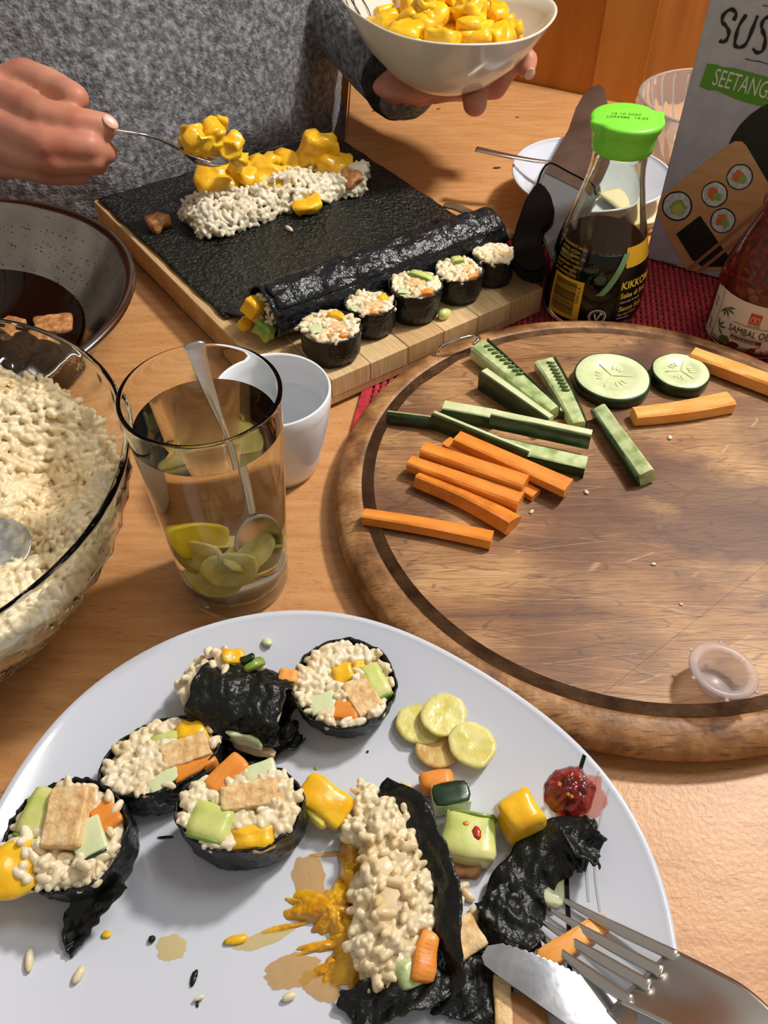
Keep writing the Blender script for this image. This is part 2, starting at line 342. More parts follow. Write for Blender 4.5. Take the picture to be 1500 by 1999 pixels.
def text2d(s, size, shear=0, bold=0):
    cu = bpy.data.curves.new('t', 'FONT'); cu.body = s; cu.size = size; cu.shear = shear; cu.offset = bold; cu.resolution_u = 3
    o = bpy.data.objects.new('t', cu); COL.objects.link(o); dg = bpy.context.evaluated_depsgraph_get(); me = bpy.data.meshes.new_from_object(o.evaluated_get(dg))
    bpy.data.objects.remove(o); bpy.data.curves.remove(cu); return me
def map_mesh(me, f):
    for v in me.vertices: v.co = f(v.co.x, v.co.y)
    me.update(); return me
def strokes(lines, width, mapf, h=.0004):
    mes = []
    for ln_ in lines:
        pts = smooth_pts([(x, y, 0) for x, y in ln_], 5) if len(ln_) > 2 else [V((*ln_[0], 0)), V((*ln_[1], 0))]
        l, r = [], []
        for i, p in enumerate(pts):
            d = (pts[min(i + 1, len(pts) - 1)] - pts[max(i - 1, 0)]).normalized(); nrm = V((-d.y, d.x, 0)); wd = width * (.5 + .12 * math.sin(i * .9))
            l.append(p + nrm * wd); r.append(p - nrm * wd)
        vs = [mapf(p.x, p.y, h) for p in l] + [mapf(p.x, p.y, h) for p in r]; n = len(l)
        mes.append(mesh(vs, [(i, i + 1, n + i + 1, n + i) for i in range(n - 1)], False))
    return merge(mes)
def disc2(cx, cy, rx, ry, rot=0, n=28, amp=0, seed=0):
    out = []
    for i in range(n):
        t = 2 * math.pi * i / n; k = 1 + amp * nz((math.cos(t), math.sin(t), seed), 2.2)
        x, y = rx * k * math.cos(t), ry * k * math.sin(t); out.append((cx + x * math.cos(rot) - y * math.sin(rot), cy + x * math.sin(rot) + y * math.cos(rot)))
    return out

# ================================================================ THE SETTING
def box(x0, x1, y0, y1, z0, z1, rz=0, org=(0, 0)):
    b = bmesh.new(); bmesh.ops.create_cube(b, size=1)
    for v in b.verts:
        v.co = V((x0 + (v.co.x + .5) * (x1 - x0), y0 + (v.co.y + .5) * (y1 - y0), z0 + (v.co.z + .5) * (z1 - z0)))
    if rz: bmesh.ops.rotate(b, verts=b.verts, cent=(org[0], org[1], 0), matrix=Matrix.Rotation(rz, 3, 'Z'))
    me = bpy.data.meshes.new('b'); b.to_mesh(me); b.free(); return me
floor_z = -.74
obj('floor', box(-2.2, 2.4, -1.5, 2.6, floor_z - .05, floor_z), floor_m, kind='structure')
B1 = at(960, 150); B2 = at(1242, 209); e1 = (B2 - B1).normalized(); n1 = V((-e1.y, e1.x, 0))  # n1 points away from camera side
if n1.y < 0: n1 = -n1
def wallpoly(a, b, th, z0, z1, nrm):
    vs = []
    for z in (z0, z1):
        for p in (a, b, b + nrm * th, a + nrm * th): vs.append((p.x, p.y, z))
    return mesh(vs, [(0, 1, 5, 4), (1, 2, 6, 5), (2, 3, 7, 6), (3, 0, 4, 7), (4, 5, 6, 7), (3, 2, 1, 0)], False)
a1 = B1 - e1 * .95 + n1 * .004; b1 = B2 + n1 * .004
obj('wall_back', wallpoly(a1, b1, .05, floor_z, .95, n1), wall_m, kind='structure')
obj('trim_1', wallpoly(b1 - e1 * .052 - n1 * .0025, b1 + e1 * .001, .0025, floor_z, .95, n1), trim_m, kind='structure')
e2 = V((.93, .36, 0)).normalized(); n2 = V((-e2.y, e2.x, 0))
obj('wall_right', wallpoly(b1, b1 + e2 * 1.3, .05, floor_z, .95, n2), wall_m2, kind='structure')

# table
tb = thing('dining_table', 'beech dining table with a lacquered speckled top, everything stands on it', 'table', (.1, .35, floor_z))
b = bmesh.new()
SBL = at(207, 385, .024)
def yline(x):   # just behind the light board's back edge, where the person sits
    return SBL.y + (x - SBL.x) * .72 + .010 if x > SBL.x else SBL.y + .010 + (x - SBL.x) * .22
out = [V((-.66, -.16, 0)), V((.95, -.16, 0)), V((.95, 1.18, 0)), b1 + V((.02, -.006, 0)), B1 - e1 * .172, V((-.040, 1.10, 0)), V((-.040, yline(-.04) - .005, 0)), V((SBL.x, SBL.y + .005, 0)), V((-.66, yline(-.66) - .005, 0))]
tv = [b.verts.new((p.x, p.y, -.028)) for p in out]; f = b.faces.new(tv)
r_ = bmesh.ops.extrude_face_region(b, geom=[f]); 
for v in [g for g in r_['geom'] if isinstance(g, bmesh.types.BMVert)]: v.co.z = 0
bmesh.ops.recalc_face_normals(b, faces=b.faces)
bmesh.ops.bevel(b, geom=[e for e in b.edges if abs(e.verts[0].co.z) < .001 and abs(e.verts[1].co.z) < .001], offset=.003, segments=2, affect='EDGES')
obj('tabletop', b, table_m, tb, world=True)
for x, y in ((-.55, -.1), (.88, -.1), (.88, .95), (-.55, .5)): obj('leg', box(x - .03, x + .03, y - .03, y + .03, floor_z, -.028), table_m, tb, world=True)
# dark freckles (knots / crumbs) printed by use on the top
for px, py, rx in ((970, 328, 7), (730, 217, 4), (1010, 229, 4), (856, 213, 4)):
    p = at(px, py, 0)
    obj('knot', slab(disc2(p.x, p.y, rx * .0006, rx * .00032, .2, 12, .3, px), lambda u, v, h: V((u, v, h)), -.0002, .0002), spot, tb, world=True)

# red woven placemat
pm = thing('placemat', 'red coarsely woven placemat under the bottles and round board', 'placemat', (.2, .45, 0))
m0 = at(697, 838); m1 = at(720, 745); m2 = at(1290, 497)
ex = V((.83, .557, 0)).normalized(); ex = (at(1262, 505) - at(697, 838)); ex.z = 0
# mat: near-left corner sits under the round board, its long side runs to the back right
mo = V((-.0205, .402, 0)); ddir = V((.158, .987, 0)).normalized(); pdir = V((ddir.y, -ddir.x, 0))
def matpt(u, v, z=0): return mo + ddir * u + pdir * v + V((0, 0, z))
Lm, Wm = .268, .42
def cordmesh(along, count, length, r, phase, step):
    mes = []
    for i in range(count):
        pts = []; c = step * (i + .5)
        k = int(length / .006)
        for j in range(k + 1):
            s = length * j / k; zz = .0016 + .0005 * (1 if (i + j) % 2 else -1) * phase
            pts.append(matpt(s, c, zz) if along else matpt(c, s, zz))
        mes.append(tube(pts, r, 5))
    return merge(mes)
obj('woven_cords', cordmesh(True, int(Wm / .0042), Lm, .0017, 1, .0042), red_cloth, pm, world=True, kind='stuff')
obj('cross_threads', cordmesh(False, int(Lm / .006), Wm, .0011, -1, .006), M('red_thread', (150, 12, 28), .8), pm, world=True, kind='stuff')
def quadbar(p, q, wd, z0, z1): 
    d = (q - p).normalized(); s = V((-d.y, d.x, 0)) * wd
    return mesh([(*(x.xy), z) for z in (z0, z1) for x in (p - s, q - s, q + s, p + s)], [(3, 2, 1, 0), (4, 5, 6, 7), (0, 1, 5, 4), (1, 2, 6, 5), (2, 3, 7, 6), (3, 0, 4, 7)], False)
c4 = [matpt(0, 0), matpt(Lm, 0), matpt(Lm, Wm), matpt(0, Wm)]
for i in range(4): obj('hem', quadbar(c4[i], c4[(i + 1) % 4], .003, .0004, .0032), red_cloth, pm, world=True)

# ================================================================ ROUND BOARD
RBC = V((.141, .351, 0)); RBZ = .020; RBB = .0034
rb = thing('round_cutting_board', 'large round scratched acacia cutting board with a juice groove', 'cutting board', (RBC.x, RBC.y, RBB))
prof = [(0, RBB), (.158, RBB), (.165, RBB + .002), (.1695, .0075), (.1705, .0100), (.1695, .0138), (.1668, .0170), (.162, .0192), (.157, .0202), (.1542, RBZ)]
me = lathe([(r, z - RBB) for r, z in prof] + [(.1535, RBZ - RBB - .001)], 160)
obj('rim', me, acacia_edge, rb)
me = lathe([(.1545, RBZ - RBB - .0002), (.1530, RBZ - RBB - .002), (.1510, RBZ - RBB - .0042), (.1485, RBZ - RBB - .0046), (.1478, RBZ - RBB - .0030), (.1466, RBZ - RBB - .0002)], 160)
obj('groove', me, groove_m, rb, label='dark juice groove')
# top: planks glued side by side
ang = R(38); pw = .0588
def plank_top(k):
    y0, y1 = -.1469 + k * pw + .00005, min(-.1469 + (k + 1) * pw - .00005, .1469); Rr = .1469; pts = []
    N = 40
    ys = [y0 + (y1 - y0) * i / 12 for i in range(13)]
    Rr2 = lambda y: math.sqrt(max(Rr * Rr - y * y, 0))
    poly = [(Rr2(y), y) for y in ys] + [(-Rr2(y), y) for y in reversed(ys)]
    b = bmesh.new(); vv = [b.verts.new((x, y, .004)) for x, y in poly if True]
    f = b.faces.new(vv); bmesh.ops.remove_doubles(b, verts=b.verts, dist=1e-5)
    r = bmesh.ops.extrude_face_region(b, geom=list(b.faces))
    for v in [g for g in r['geom'] if isinstance(g, bmesh.types.BMVert)]: v.co.z = RBZ - RBB + (.0002 if k % 2 else .00012)
    bmesh.ops.recalc_face_normals(b, faces=b.faces)
    bmesh.ops.rotate(b, verts=b.verts, matrix=Matrix.Rotation(ang, 3, 'Z')); return b
for k in range(5): obj('plank', plank_top(k), acacia, rb)
hk = thing('hanging_ring', 'steel hanging ring standing against the light board edge', 'ring', at(890, 680, .012))
hp = [at(848, 690, .018), at(862, 676, .026), at(890, 664, .031), at(922, 656, .031), at(936, 660, .027), at(925, 672, .026)]
obj('wire_loop', tube(smooth_pts(hp, 6), .0012, 8), chrome, hk, world=True)
obj('eyelet', tube([at(846, 694, .017), at(856, 688, .017)], .0022, 10), chrome, hk, world=True)

# ================================================================ LIGHT WOOD BOARD
SZ = .024
sbl, sfl, sfr = at(207, 385, SZ), at(567, 777, SZ), at(1062, 562, SZ)
ux = (sfr - sfl); LX = ux.length; ux.normalize(); uy = V((-ux.y, ux.x, 0)); LY = (sbl - sfl).dot(uy)
sb = thing('sushi_board', 'rectangular light wooden board under the seaweed sheet and cut rolls', 'cutting board', (sfl.x, sfl.y, .0005), (0, 0, math.atan2(ux.y, ux.x)))
def sp(u, v, z=SZ): return V((sfl.x, sfl.y, 0)) + ux * u + uy * v + V((0, 0, z))
npl = 7
for i in range(npl):
    w0 = LX / npl
    b = bmesh.new(); bmesh.ops.create_cube(b, size=1)
    for v in b.verts: v.co = V((w0 * (i + .5) + v.co.x * (w0 - .0003), LY / 2 + v.co.y * LY, .009 + (SZ - .009 + (.0002 * (i % 2))) * (v.co.z + .5) - .0005))
    bmesh.ops.bevel(b, geom=list(b.edges), offset=.0005, segments=1, affect='EDGES')
    obj('plank', b, bamboo if i % 3 else bamboo2, sb)
b = bmesh.new(); bmesh.ops.create_cube(b, size=1)
for v in b.verts: v.co = V((LX / 2 + v.co.x * LX * .999, LY / 2 + v.co.y * LY * .999, .0032 + .0056 * (v.co.z + .5)))
obj('base_layer', b, bamboo2, sb)
for u_, v_ in ((.012, LY - .012), (LX - .012, LY - .012), (.012, .012)): obj('foot', lathe([(0, 0), (.005, 0), (.006, .001), (.006, .0032), (0, .0032)], 16), black_pl, sb, loc=(u_, v_, 0))

# ================================================================ PLATE
PC = V((-.0340, .1114, 0)); PR = .1410
def prad(t): return PR * (1 + .0369 * math.cos(3 * (t + .1273)) - .0066 * math.cos(6 * (t + .1273)))
pprof = [(0, .0070), (.35, .0070), (.6, .0074), (.7, .0092), (.8, .0128), (.9, .0176), (.97, .0214), (1.0, .0232)]
def pz(x, y):
    dx, dy = x - PC.x, y - PC.y; q = math.hypot(dx, dy) / prad(math.atan2(dy, dx))
    for (a, za), (c, zc) in zip(pprof, pprof[1:]):
        if q <= c: return za + (zc - za) * (q - a) / (c - a)
    return .0232
def pp(px, py, dz=0):
    z = .007
    for _ in range(6): p = at(px, py, z + dz); z = pz(p.x, p.y)
    return V((p.x, p.y, z + dz))
pl = thing('dinner_plate', 'white rounded-triangular dinner plate with black line decoration, half eaten rolls on it', 'plate', (PC.x, PC.y, 0))
plp = [(0, .002), (.5, .002), (.52, 0), (.58, 0), (.6, .0025), (.75, .0068), (.9, .0140), (.985, .0205), (1.003, .0226), (1.0, .0236), (.985, .0224), (.97, .0214), (.9, .0176), (.8, .0128), (.7, .0092), (.6, .0074), (.35, .0070), (0, .0070)]
obj('dish', lathe(plp, 144, fr=lambda r, z, t: r * prad(t)), porcelain, pl)
def pstripe(pts, wd, mat, name='black_stripe', dz=.00025):
    q = smooth_pts([pp(*p) for p in pts], 8); l = []; r = []
    for i, p in enumerate(q):
        d = (q[min(i + 1, len(q) - 1)] - q[max(i - 1, 0)]).normalized(); s = V((-d.y, d.x, 0)) * wd / 2
        for L_, x in ((l, p + s), (r, p - s)): L_.append(V((x.x, x.y, pz(x.x, x.y) + dz)))
    n = len(l); obj(name, mesh(l + r, [(i, i + 1, n + i + 1, n + i) for i in range(n - 1)]), mat, pl, world=True)
pstripe([(1147, 1458), (1128, 1520), (1110, 1600), (1106, 1680), (1108, 1760), (1113, 1850), (1110, 1995)], .0018, black_glaze)
pstripe([(1172, 1500), (1150, 1580), (1145, 1680), (1150, 1760)], .0010, grey_glaze, 'grey_stripe')
pstripe([(1190, 1540), (1168, 1620), (1162, 1700), (1172, 1780)], .0008, grey_glaze, 'grey_stripe')
pstripe([(1002, 1925), (990, 1960), (982, 1999)], .0012, black_glaze)

# ================================================================ GLASS BOWL WITH RICE
GB = V((-.2407, .2766, 0)); GBR = .1225
gprof = [(0, .0), (.055, 0), (.068, .003), (.084, .02), (.0985, .04), (.111, .06), (.1185, .08), (.1215, .096), (.1225, .0995)] + rimarc(.1226, .1005, .0032) + [(.1192, .0985), (.1165, .08), (.1088, .06), (.0965, .041), (.082, .0225), (.064, .007), (0, .005)]
def swirl(r, z, t):
    if z > .094 or z < .004: return r
    k = .0011 * (.5 + .5 * math.sin(44 * (t + z * 9))) ** 2
    return r + k if any(abs(r - a) < 1e-9 for a, _ in gprof[:8]) else r
def dens(prof, m=4):
    out = []
    for a, c in zip(prof, prof[1:]):
        for i in range(m): out.append((a[0] + (c[0] - a[0]) * i / m, a[1] + (c[1] - a[1]) * i / m))
    return out + [prof[-1]]
gp1 = dens(gprof[:9], 5); nout = set((round(a, 7), round(b, 7)) for a, b in gp1)
gb = thing('glass_mixing_bowl', 'large clear glass bowl with swirled ridges full of cooked rice', 'bowl', (GB.x, GB.y, .0005))
obj('bowl_wall', lathe(gp1 + gprof[9:], 264, fr=lambda r, z, t: r + (.0013 * (.5 + .5 * math.sin(40 * (t + z * 8))) ** 2 if (round(r, 7), round(z, 7)) in nout and .006 < z < .093 else 0)), glass, gb)
def irad(z):
    pr_ = [(0, .005), (.064, .007), (.082, .0225), (.0965, .041), (.1088, .06), (.1165, .08), (.1195, .0995)]
    for (a, za), (c, zc) in zip(pr_, pr_[1:]):
        if z <= zc: return a + (c - a) * (z - za) / (zc - za)
    return .1195
hol = at(120, 940, .06) - GB; hol2 = at(25, 1060, .07) - GB; pk = at(30, 800, .09) - GB
def rz_(x, y):
    r = math.hypot(x, y)
    h = .083 + .013 * nz((x, y, 1), 26) + .004 * nz((x, y, 4), 75)
    h -= .036 * math.exp(-(((x - hol.x) * .8 + (y - hol.y) * .3) ** 2 / .0005 + ((y - hol.y) * .8 - (x - hol.x) * .3) ** 2 / .0014))
    h -= .012 * math.exp(-((x - hol2.x) ** 2 + (y - hol2.y) ** 2) / .0006)
    h += .006 * math.exp(-((x - pk.x) ** 2 + (y - pk.y) ** 2) / .0012)
    ed = (.1165 - r) / .03
    if ed < 1: h -= .012 * (1 - max(ed, 0)) ** 2
    return h
rng = np.random.default_rng(5)
vs, fs = [], []
nr_, nt_ = 26, 60
vs.append((0, 0, rz_(0, 0) - .003))
for j in range(1, nr_ + 1):
    for i in range(nt_):
        t = 2 * math.pi * i / nt_; rr = .1125 * j / nr_; x, y = rr * math.cos(t), rr * math.sin(t); vs.append((x, y, rz_(x, y) - .0014))
for z in (.055, .035, .018, .009):
    for i in range(nt_): t = 2 * math.pi * i / nt_; r = irad(z) - .0022; vs.append((r * math.cos(t), r * math.sin(t), z))
for i in range(nt_): fs.append((0, 1 + i, 1 + (i + 1) % nt_))
for j in range(nr_ + 3):
    for i in range(nt_): a = 1 + j * nt_; i2 = (i + 1) % nt_; fs.append((a + i, a + nt_ + i, a + nt_ + i2, a + i2))
a = 1 + (nr_ + 3) * nt_; fs.append(tuple(reversed(range(a, a + nt_))))
rt = thing('cooked_rice', 'heap of sticky cooked rice filling the ridged glass bowl', 'rice', (GB.x, GB.y, .009)); rt['kind'] = 'stuff'
me = mesh(vs, fs); me.transform(Matrix.Translation((0, 0, -.0085)))
obj('rice_mass', me, rice_b, rt, kind='stuff')
pos, nrm = [], []
while len(pos) < 4700:
    x, y = rng.uniform(-.115, .115, 2)
    if x * x + y * y > .1145 ** 2: continue
    if x < -.06 and rng.random() < .6: continue
    e = .002; n = np.array([rz_(x - e, y) - rz_(x + e, y), rz_(x, y - e) - rz_(x, y + e), 2 * e]); n /= np.linalg.norm(n)
    h = rz_(x, y) + rng.uniform(-.002, .0012); r = math.hypot(x, y); 
    if r > irad(h) - .003: continue
    pos.append((x, y, h - .0085)); nrm.append(n)
while len(pos) < 6500:   # grains pressed against the glass wall, seen through it
    z = rng.uniform(.014, .074); t = rng.uniform(-2.2, 1.2); r = irad(z) - .0028; pos.append((r * math.cos(t), r * math.sin(t), z - .0085)); nrm.append((math.cos(t), math.sin(t), -.4))
obj('rice_grains', fuse(grains(pos, nrm, rng, .0040, .0021, .6), .00048, 1), rice_b, rt, kind='stuff')
# serving spoon in the rice
def spoon(name, label, tip, neck, end, bw, bd, hw, mat, up=V((0, 0, 1)), cat='spoon', ht=.0012, bow=0, group=None, mid=None):
    """bowl from neck to tip, handle from neck to end"""
    t = thing(name, label, cat, (neck.x, neck.y, neck.z), group=group)
    d = (tip - neck); L_ = d.length; d.normalize(); s = d.cross(up).normalized(); u = s.cross(d)
    def fb(a, c):
        x = -1 + 2 * a; th = math.pi * 2 * c
        q = a; rr = q
        px_ = (1 + rr * math.cos(th)) * .5 * L_; wid_ = bw * (1 - .12 * math.cos(th)) * rr * math.sin(th)
        return neck + d * px_ + s * wid_ + u * (-bd * (1 - rr ** 2))
    obj('spoon_bowl', grid(fb, 12, 32, .0009), mat, t, world=True)
    hp = smooth_pts([neck + d * .003, *(mid or [neck.lerp(end, .5) + u * bow]), end], 10); k = len(hp)
    secs = [[(a * (hw * (.45 + .55 * (i / (k - 1)) ** 1.3)), b_ * ht) for a, b_ in ((-1, -.6), (-.8, -1), (.8, -1), (1, -.6), (1, .6), (.8, 1), (-.8, 1), (-1, .6))] for i in range(k)]
    secs[-1] = [(a * .5, b_ * .7) for a, b_ in secs[-1]]
    obj('handle', loft(hp, secs, up), mat, t, world=True); return t
spoon('serving_spoon', 'large serving spoon coated in starch, sunk in the bowl of rice', at(52, 1030, .078), at(-30, 1085, .075), at(-330, 1230, .125), .017, .004, .006, M('starchy_steel', (206, 204, 196), .4, .7, ramp=[(.4, (170, 170, 166)), (.6, (224, 222, 212))], ns=160, bump=.4))

# ================================================================ STEEL BOWL
SBW = V((-.3105, .504, 0))
sw = thing('steel_mixing_bowl', 'stainless steel mixing bowl holding dark marinade, at the left edge', 'bowl', (SBW.x, SBW.y, .0005))
sprof = [(0, 0), (.075, 0), (.090, .004), (.108, .018), (.124, .033), (.1325, .041), (.1345, .0413), (.1366, .0422), (.1377, .0440), (.1374, .0458), (.1358, .0470), (.1335, .0471), (.1312, .0460), (.129, .0435), (.122, .0335), (.106, .0190), (.088, .0055), (.073, .0016), (0, .0016)]
obj('bowl_wall', lathe(sprof, 128), steel_b, sw)
sprof_in = 1
mr = thing('marinade_pool', 'dark soy marinade pooled in the steel bowl', 'sauce', (SBW.x, SBW.y, .0021)); mr['kind'] = 'stuff'
obj('liquid', lathe([(0, .0), (.0715, .0), (.0865, .0045), (.0925, .0094), (0, .0095)], 64), marinade, mr)
for i, (px, py, s) in enumerate(((105, 636, .02), (20, 640, .016))):
    p = at(px, py, .012); o = obj('marinated_tofu', chunk(s * 1.3, s, .010, seed=i, amp=.0012), tofu_brown, cat='tofu', loc=(p.x, p.y, .0105), rot=(.1, .05, .3 + i))
    setp(o, ['brown tofu piece in marinade, nearest the glass bowl rim', 'brown tofu piece in marinade, at the picture edge'][i], group='tofu left in the steel bowl')
rng2 = random.Random(3); vs_ = []
bd_ = []
for i in range(170):
    t = rng2.uniform(.2, 2.6); k = rng2.random(); r = .094 + .036 * k; z = .0093 + (.0432 - .0093) * k * .98
    m_ = lathe([(0, -.0002), (.0006, 0), (0, .0005)], 6); m_.transform(Matrix.Translation((r * math.cos(t) * .985, r * math.sin(t) * .985, z + .001)) @ Matrix.Diagonal((rng2.uniform(.5, 1.6),) * 3).to_4x4()); bd_.append(m_)
obj('sauce_droplets', merge(bd_), M('droplet', (120, 90, 60), .05, trans=.6), sw, kind='stuff')

# ================================================================ DRINKING GLASS
GC = V((-.0815, .2945, 0)); GH = .132
dg = thing('drinking_glass', 'tall clear drinking glass of ginger water with a teaspoon in it', 'glass', (GC.x, GC.y, .0005))
def gro(z): return .0283 + (.0364 - .0283) * z / GH
pf = [(0, .003), (.022, .002), (.0262, 0), (.0278, .001), (gro(.004), .004)] + [(gro(z), z) for z in (.02, .05, .08, .11, .128)] + rimarc(gro(GH) + .0001, .1308, .0021) + [(gro(z) - .0019, z) for z in (.126, .11, .08, .05, .02, .011)] + [(.0235, .0088), (0, .0085)]
obj('glass_wall', lathe(pf, 96), glass, dg)
wz = .1125
wt = thing('ginger_tea', 'pale cloudy ginger water filling the tall glass', 'drink', (GC.x, GC.y, .0093)); wt['kind'] = 'stuff'
wp = [(0, .0083), (.0235, .0086), (gro(.0112) - .0016, .0112)] + [(gro(z) - .0016, z) for z in (.02, .05, .08, .1, wz)] + [(0, wz)]
me = lathe(wp, 72); me.transform(Matrix.Translation((0, 0, -.0088)))
wl = obj('liquid', sharpen(me), water_m, wt)
nt = water_m.node_tree; va = nt.nodes.new('ShaderNodeVolumeAbsorption'); va.inputs[0].default_value = lin((232, 208, 160)); va.inputs[1].default_value = 4
nt.links.new(va.outputs[0], nt.nodes['Material Output'].inputs['Volume'])
def gslice(r, th, seed, bend=.2):
    def f(u, v):
        t = 2 * math.pi * v; rr = r * u * (1 + .12 * nz((math.cos(t), math.sin(t), seed), 1.6)); x, y = rr * math.cos(t), rr * math.sin(t) * .85
        return V((x, y, bend * (x * x) / r + .0006 * nz((x, y, seed), 200)))
    return grid(f, 6, 26, th)
gi = M('steeped_ginger', (222, 206, 96), .4, sss=.4, ramp=[(.3, (206, 184, 66)), (.65, (232, 222, 150))], ns=120, bump=.3)
gl = 'steeped ginger slice lying under water at the bottom of the tall glass'
rr = random.Random(4)
for i, (x, y, z, s, rx, ry, rz2) in enumerate([(-.008, -.010, .018, .0135, .5, .2, .3), (.010, -.008, .017, .0125, -.5, .5, 1.4), (.0, .010, .016, .0145, .25, -.3, 2.2), (-.012, .002, .029, .0125, .9, .3, .5), (.011, .004, .030, .0125, 1.0, -.3, 2.7),
                                      (.001, -.013, .031, .0135, 1.15, .1, .1), (-.006, .009, .034, .0125, .4, .3, 1.9), (.008, -.006, .036, .012, .8, -.4, .9), (-.011, -.006, .038, .012, 1.2, .3, -.5)]):
    o = obj('ginger_slice', gslice(s, .0016, i), gi, cat='ginger', group='ginger slices in the drinking glass', loc=(GC.x + x, GC.y + y, z), rot=(rx, ry, rz2)); setp(o, gl)
ls = obj('lemon_slice', gslice(.014, .003, 20, .05), M('lemon_peel', (224, 196, 30), .4, sss=.2), cat='lemon', loc=(GC.x - .014, GC.y - .001, .046), rot=(1.35, 0, .75))
setp(ls, 'yellow citrus piece floating halfway down inside the tall glass')
# teaspoon in the glass
sA = V((GC.x + .017, GC.y - .004, .024)); sB = V((GC.x + .011, GC.y - .002, .062)); sT = P(376, 668, .0)
sE = None
d_ = ray(378, 668); tt = (GC.y + .010) / d_.y; sE = CP + d_ * tt
ts = thing('teaspoon', 'steel teaspoon standing in the tall glass of ginger water', 'spoon', (GC.x + .014, GC.y, .015))
rim_pt = sB.lerp(sE, .5)
hp = smooth_pts([sB, sB.lerp(sE, .4) + V((.002, 0, 0)), sB.lerp(sE, .8), sE], 8); k = len(hp); upv = V((.35, -1, .2)).normalized()
secs = [[(a * (.0016 + .0034 * max(0, (i / (k - 1) - .45) / .55) ** .8), c * .0011) for a, c in ((-1, -.6), (-.7, -1), (.7, -1), (1, -.6), (1, .6), (.7, 1), (-.7, 1), (-1, .6))] for i in range(k)]
secs[-1] = [(a * .5, c * .8) for a, c in secs[-1]]
obj('handle', loft(hp, secs, upv), steel, ts, world=True)
dd = (V((GC.x + .015, GC.y - .004, .014)) - sB); Ls = dd.length; dd.normalize(); s_ = dd.cross(upv).normalized(); u_ = s_.cross(dd)
obj('spoon_bowl', grid(lambda a, c: sB + dd * ((1 + a * math.cos(2 * math.pi * c)) * .5 * Ls) + s_ * (.0105 * a * math.sin(2 * math.pi * c)) - u_ * (.004 * (1 - a * a)), 10, 28, .0008), steel, ts, world=True)

# ================================================================ WHITE CUP
CC = V((-.0645, .3855, 0))
cp = thing('white_cup', 'small white porcelain cup of clear water behind the tall glass', 'cup', (CC.x, CC.y, .0005))
cpf = [(0, .002), (.017, .001), (.020, 0), (.0225, .001), (.0245, .006), (.0275, .018), (.0320, .038), (.0338, .052), (.0340, .0598), (.0333, .0610), (.0322, .0598), (.0318, .052), (.0298, .038), (.0252, .019), (.0215, .0085), (.015, .0055), (0, .005)]
cme = lathe(cpf, 80); obj('cup_body', cme, M('cup_porcelain', (238, 240, 244), .12, coat=.3), cp)
cw = thing('cup_water', 'clear water half filling the small white cup', 'water', (CC.x, CC.y, .006)); cw['kind'] = 'stuff'
me = lathe([(0, .0051), (.0150, .0056), (.0216, .0086), (.0253, .0191), (.0299, .038), (.0304, .0412), (0, .0412)], 64); me.transform(Matrix.Translation((0, 0, -.0055)))
obj('liquid', sharpen(me), water_c, cw)

# ================================================================ SOY SAUCE BOTTLE
SC = V((.1565, .556, 0)); s0 = .0038
by = thing('soy_sauce_bottle', 'clear soy sauce bottle with a bright green pouring cap', 'bottle', (SC.x, SC.y, s0), (0, 0, 0))
op = [(0, .002), (.031, 0), (.0345, .002), (.0360, .008), (.0361, .022), (.0352, .036), (.0330, .050), (.0288, .066), (.0238, .084), (.0196, .101), (.0182, .110), (.0180, .1215), (.0165, .1225)]
ip = [(.0150, .1225), (.0160, .110), (.0176, .101), (.0218, .084), (.0268, .066), (.0310, .050), (.0332, .036), (.0342, .022), (.0338, .009), (.029, .0045), (0, .004)]
obj('glass_body', lathe(dens(op, 3) + dens(ip, 3), 96), glass_g, by)
def sint(z):
    q = list(reversed(ip))
    for (a, za), (c, zc) in zip(q, q[1:]):
        if z <= zc: return a + (c - a) * (z - za) / (zc - za)
fl_ = thing('soy_sauce', 'black soy sauce filling two thirds of the green-capped bottle', 'sauce', (SC.x, SC.y, s0 + .0045)); fl_['kind'] = 'stuff'
me = lathe([(0, .0041), (.0289, .0046)] + [(sint(z) + .0004, z) for z in (.0092, .022, .036, .050, .0590)] + [(0, .0590)], 72); me.transform(Matrix.Translation((0, 0, -.0045)))
obj('liquid', sharpen(me), soy_m, fl_)
for i in range(16):
    t = R(150) + i * R(9.5); r = sint(.0590) - .0012
    obj('bubble', lathe([(0, -.0007), (.0006, -.0004), (.0009, 0), (.0006, .0005), (0, .0008)], 8), M('brown_froth', (150, 96, 50), .05, trans=.3), fl_, loc=(r * math.cos(t), r * math.sin(t), .0547))
def capr(r, z, t):
    k = 0
    for a0, amp in ((R(196), .0022), (R(16), .0022)):
        d = (t - a0 + math.pi) % (2 * math.pi) - math.pi; k += amp * math.exp(-(d / .13) ** 2) - amp * .55 * math.exp(-((d - .30) / .13) ** 2) - amp * .0 * d
    return r + k * max(0, (z - .129) / .009) if r > .015 else r
cf = [(0, .1205), (.0190, .1205), (.0196, .121), (.0201, .1245), (.0208, .130), (.0211, .133), (.0224, .135), (.0234, .138), (.0237, .1395), (.0231, .1410), (.0208, .1415), (.010, .1418), (0, .1419)]
obj('cap', lathe(cf, 120, fr=capr), green_pl, by, label='bright green pouring cap')
tx = merge([map_mesh(text2d(s, .0042, .2), lambda x, y, yy=yy, xx=xx: V((xx + x * math.cos(-.15) - y * math.sin(-.15), yy + x * math.sin(-.15) + y * math.cos(-.15), .1420))) for s, xx, yy in (('12 10 2020', -.011, .0025), ('L092986  16:22', -.0145, -.0022))])
obj('date_print', tx, M('olive_ink', (52, 96, 26), .6), by)
def outr(z):
    for (a, za), (c, zc) in zip(op[2:], op[3:]):
        if z <= zc: return a + (c - a) * (z - za) / (zc - za)
